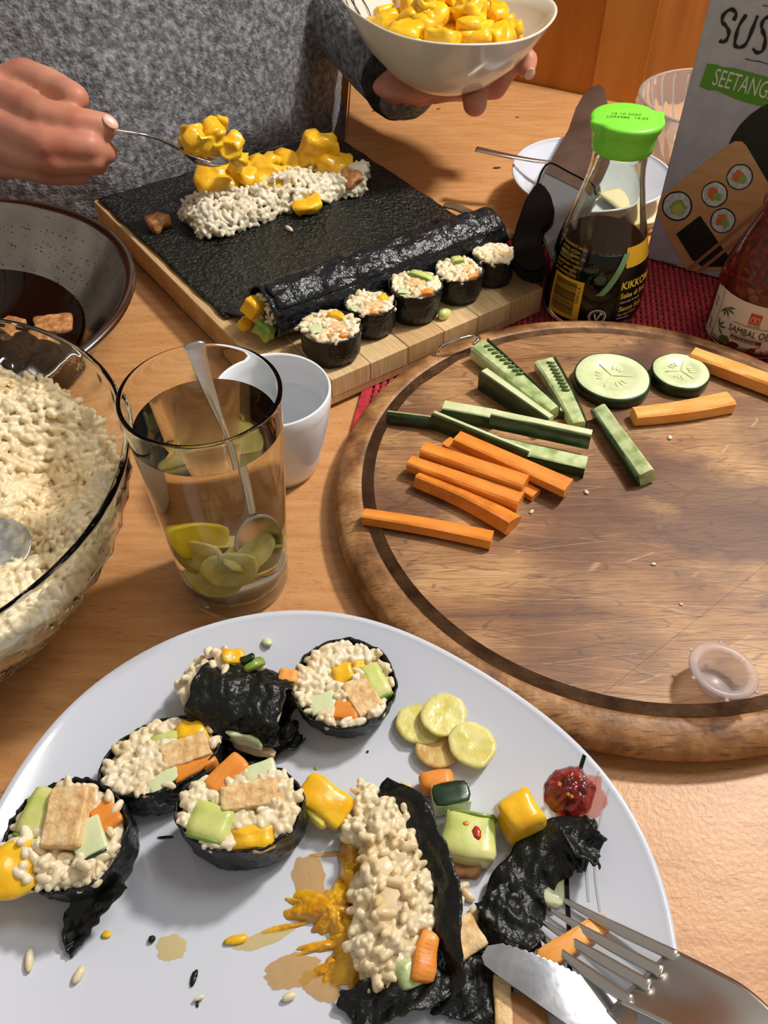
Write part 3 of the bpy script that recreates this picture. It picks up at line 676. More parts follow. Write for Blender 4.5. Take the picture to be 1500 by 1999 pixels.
def cyl(c_ang, off=.0003, rf=outr):
    def f(u, v, h=0): # u arc metres to the right, v height
        v += .0045; r = rf(v) + off + h; t = c_ang + u / .034; return V((r * math.cos(t), r * math.sin(t), v))
    return f
def patch(u0, u1, v0, v1, f, nu=12, nv=8, shear=0): return grid(lambda a, c: f(u0 + (u1 - u0) * a + shear * c, v0 + (v1 - v0) * c), nu, nv)
camang = math.atan2(-SC.y, -SC.x)   # towards the camera
fb = cyl(camang)
# barcode label left of centre
obj('barcode_label', patch(-.0310, -.0060, .0040, .0350, fb, shear=.0), p_yellow, by)
fb2 = cyl(camang, .0006)
bars = []; v = .0075; rr = random.Random(9)
while v < .0325: h = rr.choice((.0003, .0005, .0008)); bars.append(patch(-.0285, -.0105, v, v + h, fb2, 8, 1)); v += h + rr.choice((.0004, .0006))
obj('barcode', merge(bars), ink, by)
obj('barcode_digits', map_mesh(text2d('8 715035', .0026), lambda x, y: fb2(-.0098 + y, .0310 - x * 1.3)), ink, by)
lines = []
for i in range(7):
    vv = .0560 - i * .0032; lines.append(map_mesh(text2d(['INGREDIENTI: SALSA', 'DI SOIA, ACQUA,', 'FAGIOLI, GRANO, SAL', 'SOIASAUS WATER', 'SOJABONEN TARWE', 'ZOUT. BEWAREN', 'NA OPENEN KOEL'][i], .0027), lambda x, y, vv=vv: fb2(-.0330 + x * .9, vv + y)))
obj('ingredients_print', merge(lines), p_yellow, by)
obj('green_band', grid(lambda a, c: fb2(.0025 + .0165 * c ** .8 + .0050 * a, .0275 + .029 * c), 3, 14), p_sage, by)
obj('band_print', map_mesh(text2d('43% LESS SALT', .0030), lambda x, y: cyl(camang, .0009)(.0050 + .72 * x * .7 - y * .7, .0285 + x * 1.02 + y * .5)), p_dark, by)
fb3 = cyl(camang, .0003)
obj('front_label', patch(.0180, .062, .004, .046, fb3, 16, 8), M('black_label', (12, 11, 10), .3), by)
obj('yellow_frame', patch(.0215, .060, .0462, .0600, fb3, 14, 4), p_yellow, by)
big = [map_mesh(text2d('KIKKOMAN', .0078, .1, .00015), lambda x, y: fb2(.0192 + x * .92, .0310 + y))]
big += [map_mesh(text2d('Salsa di Soia', .0056, 0, .00012), lambda x, y: fb2(.0200 + x * .9, .0240 + y)), map_mesh(text2d('Sauce Soja', .0056, 0, .00012), lambda x, y: fb2(.0205 + x * .9, .0135 + y))]
obj('label_lettering', merge(big), M('yellow_lettering', (232, 196, 60), .45), by)
obj('small_lettering', merge([map_mesh(text2d(s, .0026), lambda x, y, v=v: fb2(.0205 + x, v + y)) for s, v in (('naturally brewed', .0200), ('less salt 150 ml', .0098), ('www.soy', .0070))]), p_white, by)
def ringm(cx, cy, r0, r1, f, n=40):
    vs = [f(cx + r * math.cos(2 * math.pi * i / n), cy + r * math.sin(2 * math.pi * i / n)) for r in (r0, r1) for i in range(n)]
    return mesh(vs, [(i, (i + 1) % n, n + (i + 1) % n, n + i) for i in range(n)], False)
vm = [ringm(.0065, .0105, .0052, .0060, fb2), ringm(.0065, .0105, .0044, .0047, fb2), strokes([[(.0045, .0128), (.0062, .0075), (.0078, .0115), (.0092, .0138)]], .0009, lambda u, v, h: fb2(u, v), 0), patch(.0078, .0096, .0120, .0140, fb2, 2, 2)]
vm.append(map_mesh(text2d('VEGAN', .0026), lambda x, y: fb2(.0028 + x, .0022 + y)))
obj('vegan_mark', merge(vm), M('silver_print', (190, 194, 196), .4), by)

# ================================================================ SAMBAL JAR
JC = V((.2690, .5200, 0)); j0 = .0038
sj = thing('sambal_jar', 'open glass jar of red chilli paste with a cream label', 'jar', (JC.x, JC.y, j0))
jo = [(0, .002), (.028, 0), (.0325, .002), (.0340, .007), (.0342, .030), (.0338, .044), (.0322, .056), (.0285, .070), (.0240, .084), (.0215, .092), (.0208, .096), (.0222, .0985), (.0224, .102), (.0215, .1045), (.0222, .1065), (.0222, .1095), (.0212, .1105)]
ji = [(.0196, .1105), (.0192, .104), (.0190, .094), (.0222, .083), (.0265, .070), (.0302, .056), (.0318, .044), (.0322, .030), (.0318, .008), (.028, .004), (0, .0035)]
obj('glass_body', lathe(dens(jo, 2) + dens(ji, 2), 96), glass_g, sj)
def jr(prof, z):
    for (a, za), (c, zc) in zip(prof, prof[1:]):
        if za <= z <= zc: return a + (c - a) * (z - za) / (zc - za)
jin = list(reversed(ji))
st_ = thing('sambal_paste', 'dark red chilli paste filling the labelled jar', 'sauce', (JC.x, JC.y, j0 + .004)); st_['kind'] = 'stuff'
me = lathe([(0, .0037), (.0279, .0041), (.0317, .0081)] + [(jr(jin, z) + .0004, z) for z in (.030, .044, .056, .070, .083, .094, .098, .101)] + [(.012, .0995), (0, .0985)], 72, fz=lambda r, z, t: z + (.0012 * nz((r * math.cos(t), r * math.sin(t), 2), 130) if z > .097 else 0)); me.transform(Matrix.Translation((0, 0, -.004)))
obj('paste', me, M('sambal_in_jar', (120, 20, 12), .45, ramp=[(.35, (92, 12, 8)), (.6, (150, 30, 14)), (.8, (190, 66, 28))], ns=200, bump=.6, bs=200), st_)
jang = math.atan2(-JC.y, -JC.x)
jout = lambda z: jr(jo[2:], z)
def jf(u, v, h=0, off=.0003): r = jout(v) + off + h; t = jang + u / .034; return V((r * math.cos(t), r * math.sin(t), v))
obj('label', grid(lambda a, c: jf(-.034 + .076 * a, .0048 + .0385 * c), 28, 6), p_cream, sj, label='cream paper label with bamboo leaves')
obj('label_flap', grid(lambda a, c: jf(-.0370 + .0085 * a + .0015 * math.sin(c * 3.1), .0052 + .0375 * c, .0007), 5, 8), M('label_back', (214, 196, 176), .55), sj)
obj('label_band', grid(lambda a, c: jf(-.028 + .070 * a, .0042 + (.0016 + .0012 * math.sin(a * 3)) * c, .0003), 24, 2), p_maroon, sj)
def jl(pts): return [mesh([jf(u, v, .0006) for u, v in pts], [tuple(range(len(pts)))], False)]
lv = []
for (cx, cy, angs) in ((-.0215, .0330, (20, -15, -60, -95, -125)), (-.0235, .0165, (60, 100, 20, -40))):
    for a_ in angs:
        a_ = R(a_); L_ = .0075; lv += jl([(cx, cy), (cx + .5 * L_ * math.cos(a_) - .0007 * math.sin(a_), cy + .5 * L_ * math.sin(a_) + .0007 * math.cos(a_)), (cx + L_ * math.cos(a_), cy + L_ * math.sin(a_)), (cx + .5 * L_ * math.cos(a_) + .0007 * math.sin(a_), cy + .5 * L_ * math.sin(a_) - .0007 * math.cos(a_))])
obj('bamboo_leaf_print', merge(lv), p_leaf, sj)
obj('logo_square', grid(lambda a, c: jf(-.0040 + .0075 * a, .0290 + .0080 * c, .0003), 4, 2), p_red, sj)
lg = [strokes([[(-.0028, .0345), (.0024, .0345)], [(-.0028, .0335), (-.0028, .0310), (-.0006, .0310), (-.0006, .0335), (-.0028, .0335)], [(.0002, .0335), (.0002, .0310), (.0024, .0310), (.0024, .0335), (.0002, .0335)]], .0005, lambda u, v, h: jf(u, v, .0006), 0)]
obj('logo_sign', merge(lg), M('logo_pale', (236, 170, 130), .5), sj)
jt = [map_mesh(text2d('SAMBAL OELEK', .0068, 0), lambda x, y: jf(-.0155 + x * .78, .0188 + y * 1.1, .0006)), map_mesh(text2d('BAN ZHANG', .0020), lambda x, y: jf(-.0038 + x * .7, .0272 + y, .0006)),
      patch(-.0135, .040, .0262, .0265, lambda u, v: jf(u, v, .0005), 16, 1), patch(-.0135, .040, .0175, .0178, lambda u, v: jf(u, v, .0005), 16, 1)]
jt += [strokes([[(-.0330, .036 - i * .004), (-.0305, .033 - i * .004)] for i in range(2)] + [[(-.0330, .019 - i * .004), (-.0300, .015 - i * .004)] for i in range(2)], .0006, lambda u, v, h: jf(u, v, .0013), 0)]
obj('label_lettering', merge(jt), ink, sj)
obj('label_bar', grid(lambda a, c: jf(-.0125 + .0215 * a, .0135 + .0030 * c, .0003), 10, 1), p_maroon, sj)
obj('bar_lettering', map_mesh(text2d('AUS CHILISCHOTEN', .0026), lambda x, y: jf(-.0118 + x * .72, .0140 + y, .0007)), p_cream, sj)
obj('food_print', merge([slab(disc2(-.0155, .0095, .0045, .0032, .2, 16, .3, 2), lambda u, v, h: jf(u, v, h), .0004, .0006)]), M('olive_print', (92, 96, 44), .5), sj)
obj('chilli_print', merge([slab(disc2(-.0085, .0085, .0038, .0028, .4, 16, .3, 3), lambda u, v, h: jf(u, v, h), .0004, .0007), slab(disc2(.0040, .0085, .0030, .0022, .4, 14, .3, 4), lambda u, v, h: jf(u, v, h), .0004, .0007)] +
    [strokes([[(-.002, .0088), (.003, .0096), (.0090, .0128)], [(.009, .006), (.0125, .0088)], [(.0125, .006), (.010, .0098)], [(.0145, .007), (.0165, .0102)], [(.0135, .0095), (.0185, .0095)]], .0005, lambda u, v, h: jf(u, v, .0006), 0)]), p_maroon, sj)

# ================================================================ CARTON
k0 = at(1258, 512, 0); k1 = at(1400, 552, 0); kx = (k1 - k0); kx.z = 0; kx.normalize(); kn = V((kx.y, -kx.x, 0))  # kn faces the camera side
KW, KH, KT = .20, .27, .018
ct = thing('seaweed_packet', 'tall lilac-grey printed packet of seaweed sheets standing at the right', 'packet', (k0.x, k0.y, .0038), (0, 0, math.atan2(kx.y, kx.x)))
b = bmesh.new(); bmesh.ops.create_cube(b, size=1)
for v in b.verts: v.co = V(((v.co.x + .5) * KW, (v.co.y + .5) * KT, (v.co.z + .5) * KH))
bmesh.ops.bevel(b, geom=list(b.edges), offset=.001, segments=2, affect='EDGES'); obj('carton', b, paper, ct)
korg = V((k0.x, k0.y, .0038))
def kuv(px, py): q = onplane(px, py, korg, kn) - korg; return (q.dot(kx), q.z)
def kmap(layer):
    def f(u, v, h=0): return V((u, -.0002 * layer - h, v))
    return f
def kpoly(name, pts, mat, layer, px=True):
    q = [kuv(*p) for p in pts] if px else pts; q = [(min(max(u, .0), KW), min(max(v, .0005), KH)) for u, v in q]
    return obj(name, slab(q, lambda u, v, h: V((u, -h, v)), .0002 * layer, .0002 * layer + .0002), mat, ct)
ks = 1.0
def kdisc(name, cx, cy, rpx, mat, layer, amp=.04, sx=1, sy=1):
    c = kuv(cx, cy); e = kuv(cx + rpx, cy); r = abs(e[0] - c[0]); c2 = kuv(cx, cy - rpx); r2 = abs(c2[1] - c[1])
    return kpoly(name, disc2(c[0], c[1], r * sx, r2 * sy, 0, 26, amp, cx), mat, layer, False)
kpoly('green_banner', [(1382, 124), (1400, 126), (1412, 131), (1430, 132), (1500, 150), (1560, 168), (1560, 240), (1500, 211), (1450, 198), (1430, 190), (1400, 176), (1383, 176), (1366, 168)], p_green, 1)
kpoly('board_picture', [(1282, 405), (1286, 390), (1296, 378), (1420, 284), (1436, 275), (1450, 276), (1458, 284), (1520, 390), (1520, 520), (1350, 537), (1340, 530), (1286, 425)], p_wood, 2)
kpoly('dark_dish_picture', disc2(*kuv(1545, 320), .045, .045, 0, 30), p_dark, 1, False)
kpoly('seaweed_picture', [(1321, 456), (1368, 420), (1412, 484), (1440, 520), (1372, 520), (1352, 506)], p_dark, 3)
for cx, cy, r, fl in ((1323, 402, 31, 'c'), (1396, 379, 27, 's'), (1445, 345, 27, 's'), (1412, 430, 26, 's')):
    kdisc('roll_picture', cx, cy, r, p_dark, 3, .03); kdisc('rice_picture', cx, cy, r * .90, p_rice, 4, .08)
    if fl == 'c': kdisc('filling_picture', cx + 2, cy + 2, r * .5, p_lime, 5, .35); kdisc('filling_picture', cx + 2, cy + 6, r * .36, M('lemon_print', (206, 208, 120), .5), 6, .3)
    else: kdisc('filling_picture', cx - 3, cy - 2, r * .42, p_orange, 5, .4, 1, 1.1); kdisc('filling_picture', cx + 6, cy + 4, r * .3, p_lime, 6, .5)
kpoly('chopstick_picture', [(1338, 530), (1345, 533), (1500, 400), (1500, 392)], M('stick_print', (176, 120, 84), .5), 7)
kpoly('chopstick_picture', [(1356, 536), (1364, 538), (1500, 425), (1500, 416)], MATS['stick_print'], 7)
def kline(pts): return [kuv(*p) for p in pts]
ttl = [kline([(1433, 40), (1438, 26), (1428, 18), (1414, 28), (1411, 42), (1418, 50), (1424, 62), (1420, 76), (1412, 82), (1406, 78)]),
       kline([(1458, 28), (1444, 50), (1437, 74), (1436, 88), (1446, 92), (1458, 84), (1470, 56), (1480, 30)]),
       kline([(1505, 32), (1494, 36), (1488, 48), (1490, 60), (1495, 76), (1490, 98), (1478, 102), (1471, 94)]),
       kline([(1520, 40), (1512, 76), (1506, 110)]), kline([(1545, 45), (1536, 80), (1530, 115)]), kline([(1512, 78), (1536, 84)]), kline([(1566, 50), (1556, 90), (1550, 120)])]
obj('title_lettering', strokes(ttl, .0021, kmap(2), .0002), ink, ct)
kk = (V((*kuv(1500, 205), 0)) - V((*kuv(1385, 175), 0))).normalized()
o1 = V((*kuv(1384, 170), 0)); kp = V((-kk.y, kk.x, 0))
obj('banner_lettering', map_mesh(text2d('SEETANGBLÄTTER', .0150, .05), lambda x, y: kmap(3)(*(o1 + kk * (x * .60 + .001) + kp * (y * 1.05 + .0022)).xy)), p_white, ct)
obj('small_lettering', strokes([kline([(1456, 114), (1470, 118), (1486, 120), (1500, 125)]), kline([(1490, 10), (1500, 12)]), kline([(1290, 508), (1322, 517)])], .0005, kmap(2), .0002), ink, ct)

# ================================================================ VEGETABLES ON THE ROUND BOARD
BZ = RBZ + .0003
def stick(name, label, cat, p0, p1, w, h, z0, mat, skin=None, group=None, taper=.0, bend=0, seed=0, roll=0, skw=.0016, lift=0, wedge=0, skmat=None, tri=False, wob=1.0):
    """long cut vegetable stick between two pixels (ends of its top face); skin on side near/far/top"""
    ztop = z0 + h; A_, B_ = at(*p0, ztop), at(*p1, ztop + lift); A_.z = z0 + h / 2; B_.z = z0 + h / 2 + lift
    n = 12; d = (B_ - A_).normalized(); s = V((-d.y, d.x, 0)).normalized(); path = []; K = []
    for i in range(n + 1):
        t = i / n; path.append(A_.lerp(B_, t) + s * bend * math.sin(math.pi * t)); K.append(1 - taper * t)
    c, sn = math.cos(roll), math.sin(roll)
    def sec(k, i, y0, y1, z0_, z1_, r=.12):
        hw, hh = w / 2 * k, h / 2 * (k ** .5); q = []
        pr_ = [(y0 + (y1 - y0) * a, z0_ + (z1_ - z0_) * b_) for a, b_ in ((r, 0), (1 - r, 0), (1, r), (1, .5), (1, 1 - r), (1 - r, 1), (.5, 1), (r, 1), (0, 1 - r), (0, .5), (0, r))]
        for (y, z) in pr_:
            Y = y * hw; Z = z * hh
            if wedge: Y *= (1 - wedge * (z + 1) / 2)
            if tri: Z += 0
            j = wob * (.0004 * nz((i * .3, y * 2 + seed, z * 2), 1.7)); q.append(((Y + j) * c - (Z + j) * sn, (Y + j) * sn + (Z + j) * c))
        return q
    base = path[0] - V((0, 0, h / 2))
    t_ = thing(name, label, cat, (path[n // 2].x, path[n // 2].y, z0), (0, 0, math.atan2(d.y, d.x)), group)
    rg = {'near': (-1, 1, -1, 1), 'far': (-1, 1, -1, 1), 'top': (-1, 1, -1, 1), None: (-1, 1, -1, 1)}[skin]
    k_ = skw * 2 / w; kh = skw * 2 / h
    body = {'near': (-1, 1 - k_, -1, 1), 'far': (-1 + k_, 1, -1, 1), 'top': (-1, 1, -1, 1 - kh), 'bottom': (-1, 1, -1 + kh, 1), None: (-1, 1, -1, 1)}[skin]
    obj('flesh', loft(path, [sec(K[i], i, body[0], body[1], body[2], body[3]) for i in range(n + 1)], sharp=28), mat, t_, world=True)
    if skin:
        sk = {'near': (1 - k_, 1, -1, 1), 'far': (-1, -1 + k_, -1, 1), 'top': (-1, 1, 1 - kh, 1), 'bottom': (-1, 1, -1, -1 + kh)}[skin]
        obj('skin', loft(path, [sec(K[i], i, sk[0], sk[1], sk[2], sk[3], .2) for i in range(n + 1)], sharp=28), skmat or cuc_skin, t_, world=True, label='dark green skin' if not skmat else 'darker outer skin')
    return t_, path, d, s
# note: with p0 left, p1 right the +side axis points to the near side
gc = 'cucumber sticks on the round board'; gk = 'carrot sticks on the round board'
def seeds(t_, path, d, s, w, h, n=9, up=True):
    mes = []
    for i in range(n):
        q = path[0].lerp(path[-1], .08 + .5 * i / n) + V((0, 0, h / 2 + .0002)) + s * (w * .12)
        m_ = lathe([(0, -.0004), (.0012, -.0001), (.0015, .0002), (.0008, .0006), (0, .0007)], 8); m_.transform(Matrix.Translation(q) @ Matrix.Rotation(math.atan2(d.y, d.x) + 1.2, 4, 'Z') @ Matrix.Diagonal((2.0, .9, 1, 1))); mes.append(m_)
    obj('seeds', merge(mes), M('dark_seed_gel', (92, 112, 56), .25), t_, world=True, kind='stuff')
t_, pa, d, s = stick('cucumber_stick', 'thick cucumber wedge with a dark seed row, nearest the steel hanging ring', 'cucumber', (938, 668), (1086, 792), .0150, .012, BZ, cuc_seed, 'far', gc, .45, 0, 1, roll=R(-6)); seeds(t_, pa, d, s, .014, .012)
t_, pa, d, s = stick('cucumber_stick', 'shorter cucumber wedge with a seed row beside the larger slice', 'cucumber', (1066, 700), (1134, 822), .0150, .009, BZ, cuc_seed, 'far', gc, .35, .001, 2, roll=R(-5)); seeds(t_, pa, d, s, .014, .009)
stick('cucumber_stick', 'pale-topped cucumber stick with a dark near side, in front of the seedy wedge', 'cucumber', (944, 722), (1076, 812), .0078, .014, BZ, cuc, 'near', gc, .25, 0, 3, skw=.0018)
stick('cucumber_stick', 'short thin cucumber end tucked between the two seedy wedges', 'cucumber', (1068, 790), (1110, 800), .0085, .006, BZ, cuc_seed, 'near', gc, .3, 0, 4)
stick('cucumber_stick', 'flat pale cucumber stick behind the pile, half under a dark-skinned one', 'cucumber', (866, 790), (968, 808), .0110, .0080, BZ, cuc, 'near', gc, 0, 0, 5)
stick('cucumber_stick', 'dark-skinned cucumber stick pointing left, leftmost on the board', 'cucumber', (756, 806), (880, 822), .0050, .0075, BZ, cuc, 'near', gc, 0, 0, 6, skw=.0042)
stick('cucumber_stick', 'dark cucumber stick with a thin pale top edge, touching the carrots', 'cucumber', (846, 806), (1034, 880), .0055, .0110, BZ + .0005, cuc, 'near', gc, .2, 0, 7, skw=.0028)
stick('cucumber_stick', 'pale beaded cucumber stick with its seed side up, nearest the scratches', 'cucumber', (945, 858), (1146, 903), .0125, .0070, BZ, cuc_seed, 'near', gc, .0, 0, 8, skw=.001)
stick('cucumber_stick', 'thick cucumber stick with dark front, resting on the beaded one', 'cucumber', (960, 805), (1156, 846), .0078, .0098, BZ + .0072, cuc, 'near', gc, .0, 0, 9, skw=.0022)
stick('cucumber_stick', 'lone cucumber stick with rough seed side, pointing down from the slices', 'cucumber', (1172, 792), (1265, 922), .0100, .0100, BZ, cuc_seed, 'near', gc, -.15, 0, 10, skw=.0016, roll=R(-22))
def slice_(label, px, py, rpx, h, seed):
    c = at(px, py, BZ + h); dist = (c - CP).dot(FW); r = rpx * dist / FPX
    t_ = thing('cucumber_slice', label, 'cucumber', (c.x, c.y, BZ), group='round cucumber slices')
    fr = lambda r_, z, t: r_ * (1 + .035 * nz((math.cos(t), math.sin(t), seed), 1.5))
    obj('flesh', lathe([(0, .0003), (r * .955, .0003), (r * .955, h - .0002), (r * .93, h + .0002), (r * .6, h + .0001), (r * .58, h - .0003), (0, h - .0003)], 64, fr=fr), cuc, t_)
    obj('skin', lathe([(r * .953, .0), (r * .985, .0), (r, h * .3), (r, h * .75), (r * .985, h - .0001), (r * .953, h)], 64, fr=fr, close=True), cuc_skin, t_, label='dark green skin')
    mes = []
    for k in range(3):
        a = k * 2.09 + seed
        for j in (-.32, 0, .32):
            m_ = lathe([(0, -.0002), (.0011, 0), (.0009, .0004), (0, .0005)], 8); m_.transform(Matrix.Translation((r * .36 * math.cos(a + j), r * .36 * math.sin(a + j), h - .0002)) @ Matrix.Rotation(a + j, 4, 'Z') @ Matrix.Diagonal((2.2, .9, 1, 1))); mes.append(m_)
        mes.append(tube([(0, 0, h - .0003), (r * .3 * math.cos(a + 1.05), r * .3 * math.sin(a + 1.05), h), (r * .55 * math.cos(a + 1.05), r * .55 * math.sin(a + 1.05), h - .0002)], .0005, 5))
    obj('seed_core', merge(mes), M('pale_seed', (222, 226, 166), .25, coat=.4), t_, kind='stuff')
slice_('larger round cucumber slice with a three-part seed core', 1196, 733, 75, .0078, 1)
slice_('smaller cucumber slice next to the orange stick under the chilli jar', 1330, 723, 57, .0080, 2.2)
stick('carrot_stick', 'carrot stick lying farthest back in the carrot pile, slid to the right', 'carrot', (893, 848), (1112, 946), .0090, .0060, BZ + .0050, carrot, None, gk, -.25, 0, 11)
stick('carrot_stick', 'thick carrot stick on top of the pile, second from the back', 'carrot', (826, 870), (1028, 938), .0095, .0070, BZ + .0068, carrot, None, gk, -.15, 0, 12)
stick('carrot_stick', 'thin carrot stick mostly hidden beneath the top carrot sticks', 'carrot', (872, 858), (1048, 962), .0080, .0048, BZ, carrot, None, gk, 0, 0, 13)
stick('carrot_stick', 'carrot stick with a bright edge, third from the back of the pile', 'carrot', (800, 896), (1018, 972), .0085, .0070, BZ + .0030, carrot, None, gk, -.3, 0, 14)
stick('carrot_stick', 'broad carrot piece with its darker outside facing out, front of the pile', 'carrot', (816, 926), (1004, 1016), .0105, .0080, BZ, carrot_skin, None, gk, -.35, .002, 15, roll=R(24))
stick('carrot_stick', 'lone carrot stick lying across the groove at the left of the board', 'carrot', (710, 1000), (962, 1046), .0082, .0068, BZ + .0002, carrot, None, gk, -.15, .001, 16, roll=R(8))
stick('carrot_stick', 'pale carrot stick with a beaded edge below the smaller slice', 'carrot', (1240, 803), (1428, 775), .0105, .0085, BZ, carrot_pale, None, gk, -.25, -.0015, 17)
stick('carrot_stick', 'thick pale carrot stick crossing the board rim in front of the chilli jar', 'carrot', (1354, 684), (1530, 748), .0115, .0095, BZ + .0006, carrot_pale, None, gk, -.1, 0, 18)
# tiny leftovers
def crumb(px, py, s, z, mat, label, cat='crumb', seed=0, name='crumb', grp='crumbs on the round board'):
    p = at(px, py, z); o = obj(name, blobmesh(s, s * .7, s * .45, 2, .4, 1.4, seed), mat, loc=(p.x, p.y, z + s * .3), rot=(0, 0, seed)); setp(o, label, cat, grp); return o
crumb(1308, 855, .0020, BZ, rice_w, 'white rice crumb right of the lone cucumber stick', seed=1)
crumb(1145, 962, .0018, BZ, rice_w, 'white starchy crumb right of the carrot pile end', seed=2)
crumb(1276, 1102, .0014, BZ, rice_w, 'tiny pale crumb in the middle of the bare board', seed=3)
crumb(1038, 1000, .0016, BZ, cuc, 'translucent crumb just below the broad carrot piece', seed=4)
crumb(1362, 1381, .0022, BZ - .003, rice_w, 'white crumb in the groove beside the little plastic tub', seed=5)
crumb(1330, 1180, .0011, BZ, rice_w, 'small pale fleck above the plastic tub', seed=6)
# plastic tub
tc_ = at(1420, 1320, BZ + .012)
tub = thing('plastic_tub', 'tiny translucent plastic sauce tub with a flanged rim, on the round board', 'tub', (tc_.x - .002, tc_.y + .002, BZ), (R(-4), R(5), 0))
obj('tub_wall', lathe([(0, .0004), (.0080, .0004), (.0088, .0012), (.0118, .0105), (.0122, .0116), (.0156, .0118), (.0161, .0125), (.0156, .0133), (.0122, .0135), (.0112, .0122), (.0082, .0022), (.0074, .0014), (0, .0014)], 56), pink_pl, tub)
for i in range(6):
    a = i * 1.05 + .3; obj('tab', chunk(.0022, .0018, .0009, .0003, 0, cuts=1), pink_pl, tub, loc=(.0166 * math.cos(a), .0166 * math.sin(a), .0125), rot=(0, 0, a))

# ================================================================ SEAWEED SHEET, LOG AND CUT ROLLS ON THE LIGHT BOARD
def uvb(px, py, z=SZ): # board coordinates of a pixel
    q = at(px, py, z) - V((sfl.x, sfl.y, 0)); return q.dot(ux), q.dot(uy)
sheet_corners = [uvb(214, 392), uvb(640, 272), uvb(965, 440), uvb(508, 648)]
def bil(c, a, b_): return tuple((1 - a) * (1 - b_) * c[0][i] + a * (1 - b_) * c[1][i] + a * b_ * c[2][i] + (1 - a) * b_ * c[3][i] for i in (0, 1))
sheet_corners = [(.003, LY - .003), (LX + .018, LY - .006), (LX + .012, .040), (.0075, .100)]
def shf(a, b_):
    u, v = bil(sheet_corners, a, b_); e = .0014 * nz((u, v, 0), 60) * (1 if min(a, b_, 1 - a) < .04 else .3)
    z = SZ + .0012 + .0007 * nz((u, v, 3), 70) + .0004 * nz((u, v, 8), 210)
    dip = max(0, u - LX) ; z += .001 - dip * .05
    return sp(u + e, v + e, z)
ns = obj('nori_sheet', grid(shf, 70, 70, .0005), norisheet, world=True, loc=tuple(sp(LX / 2, LY / 2, SZ + .0005)))
setp(ns, 'large black-green seaweed sheet spread over the light wooden board', 'seaweed sheet')
# uncut log along the front of the sheet
lg0 = at(515, 612, SZ + .018); lg1 = at(958, 452, SZ + .018)
lgc = V(((lg0.x + lg1.x) / 2, (lg0.y + lg1.y) / 2, SZ)); ld = (lg1 - lg0); ld.z = 0; LLn = ld.length; ld.normalize()
log = thing('sushi_roll', 'long uncut roll wrapped in shiny seaweed behind the row of cut pieces', 'sushi', tuple(lgc + V((0, 0, .001))), (0, 0, math.atan2(ld.y, ld.x)), None)
def logf(a, b_):
    t = 2 * math.pi * b_; x = (a - .5) * LLn; r = .0178 * (1 + .05 * nz((x, 0, 1), 30)); c_, s_ = math.cos(t), math.sin(t)
    wr = .0020 * nz((x * 1.6, c_ * .03, s_ * .03), 70) + .0011 * nz((x * 2, c_ * .02, s_ * .02), 190)
    y, z = (r * 1.15 + wr) * c_, (r + wr) * s_
    return V((x + .002 * nz((c_, s_, a), 3), y, max(z + .0172, .0004 + .0002 * c_)))
obj('nori_wrap', grid(logf, 80, 40, .0008), norilog, log)
obj('rice_core', blobmesh(LLn / 2 - .003, .0165, .0150, 3, .05, 1, 2, .9), rice_m, log, loc=(0, 0, .0172))
rngl = np.random.default_rng(8)
pos = [(-LLn / 2 + rngl.uniform(-.001, .004), rngl.uniform(-.012, .012), .0172 + rngl.uniform(-.011, .011)) for _ in range(60)] + [(LLn / 2 + rngl.uniform(-.003, .001), rngl.uniform(-.012, .012), .0172 + rngl.uniform(-.011, .011)) for _ in range(60)]
obj('rice_grains', grains(pos, None, rngl, .003, .0015, 1), rice_m, log, kind='stuff')
for nm, m_, x, y, z, s in (('mango', mango, -LLn / 2 - .005, .004, .022, (.014, .011, .012)), ('avocado', avo_green, -LLn / 2 - .004, -.008, .010, (.012, .013, .010)), ('mango', mango, -LLn / 2 - .009, .010, .007, (.016, .008, .006)), ('tofu', tofu_m, -LLn / 2 - .001, .004, .012, (.01, .01, .008))):
    obj(nm, chunk(*s, bev=.002, amp=.0014, seed=x * 50 + y * 900), m_, log, loc=(x, y, z), rot=(.4, .3, .5))
# flap: the sheet rises onto the log
def flapf(a, b_):
    u0 = sp(*bil(sheet_corners, a, .93), SZ + .0022); q = logf(.02 + .96 * a, .49 - .24 * b_); L0 = lgc + V((0, 0, .001)) + ld * q.x + V((-ld.y, ld.x, 0)) * (q.y) + V((0, 0, q.z + .0011))
    q1 = logf(.02 + .96 * a, .42); t = min(b_ / .45, 1); base = lgc + V((0, 0, .001)) + ld * q1.x + V((-ld.y, ld.x, 0)) * (q1.y + .0012) + V((0, 0, q1.z))
    if b_ < .45: 
        p = u0.lerp(base, t); p.z = u0.z + (base.z - u0.z) * t ** 1.8; return p + V((0, 0, .0006 * nz(p, 150)))
    q2 = logf(.02 + .96 * a, .42 - .20 * (b_ - .45) / .55); return lgc + V((0, 0, .0022)) + ld * q2.x + V((-ld.y, ld.x, 0)) * (q2.y + .0006) + V((0, 0, q2.z))
obj('nori_flap', grid(flapf, 80, 24, .0005), norilog, log, world=True, label='sheet end lapping up over the log')

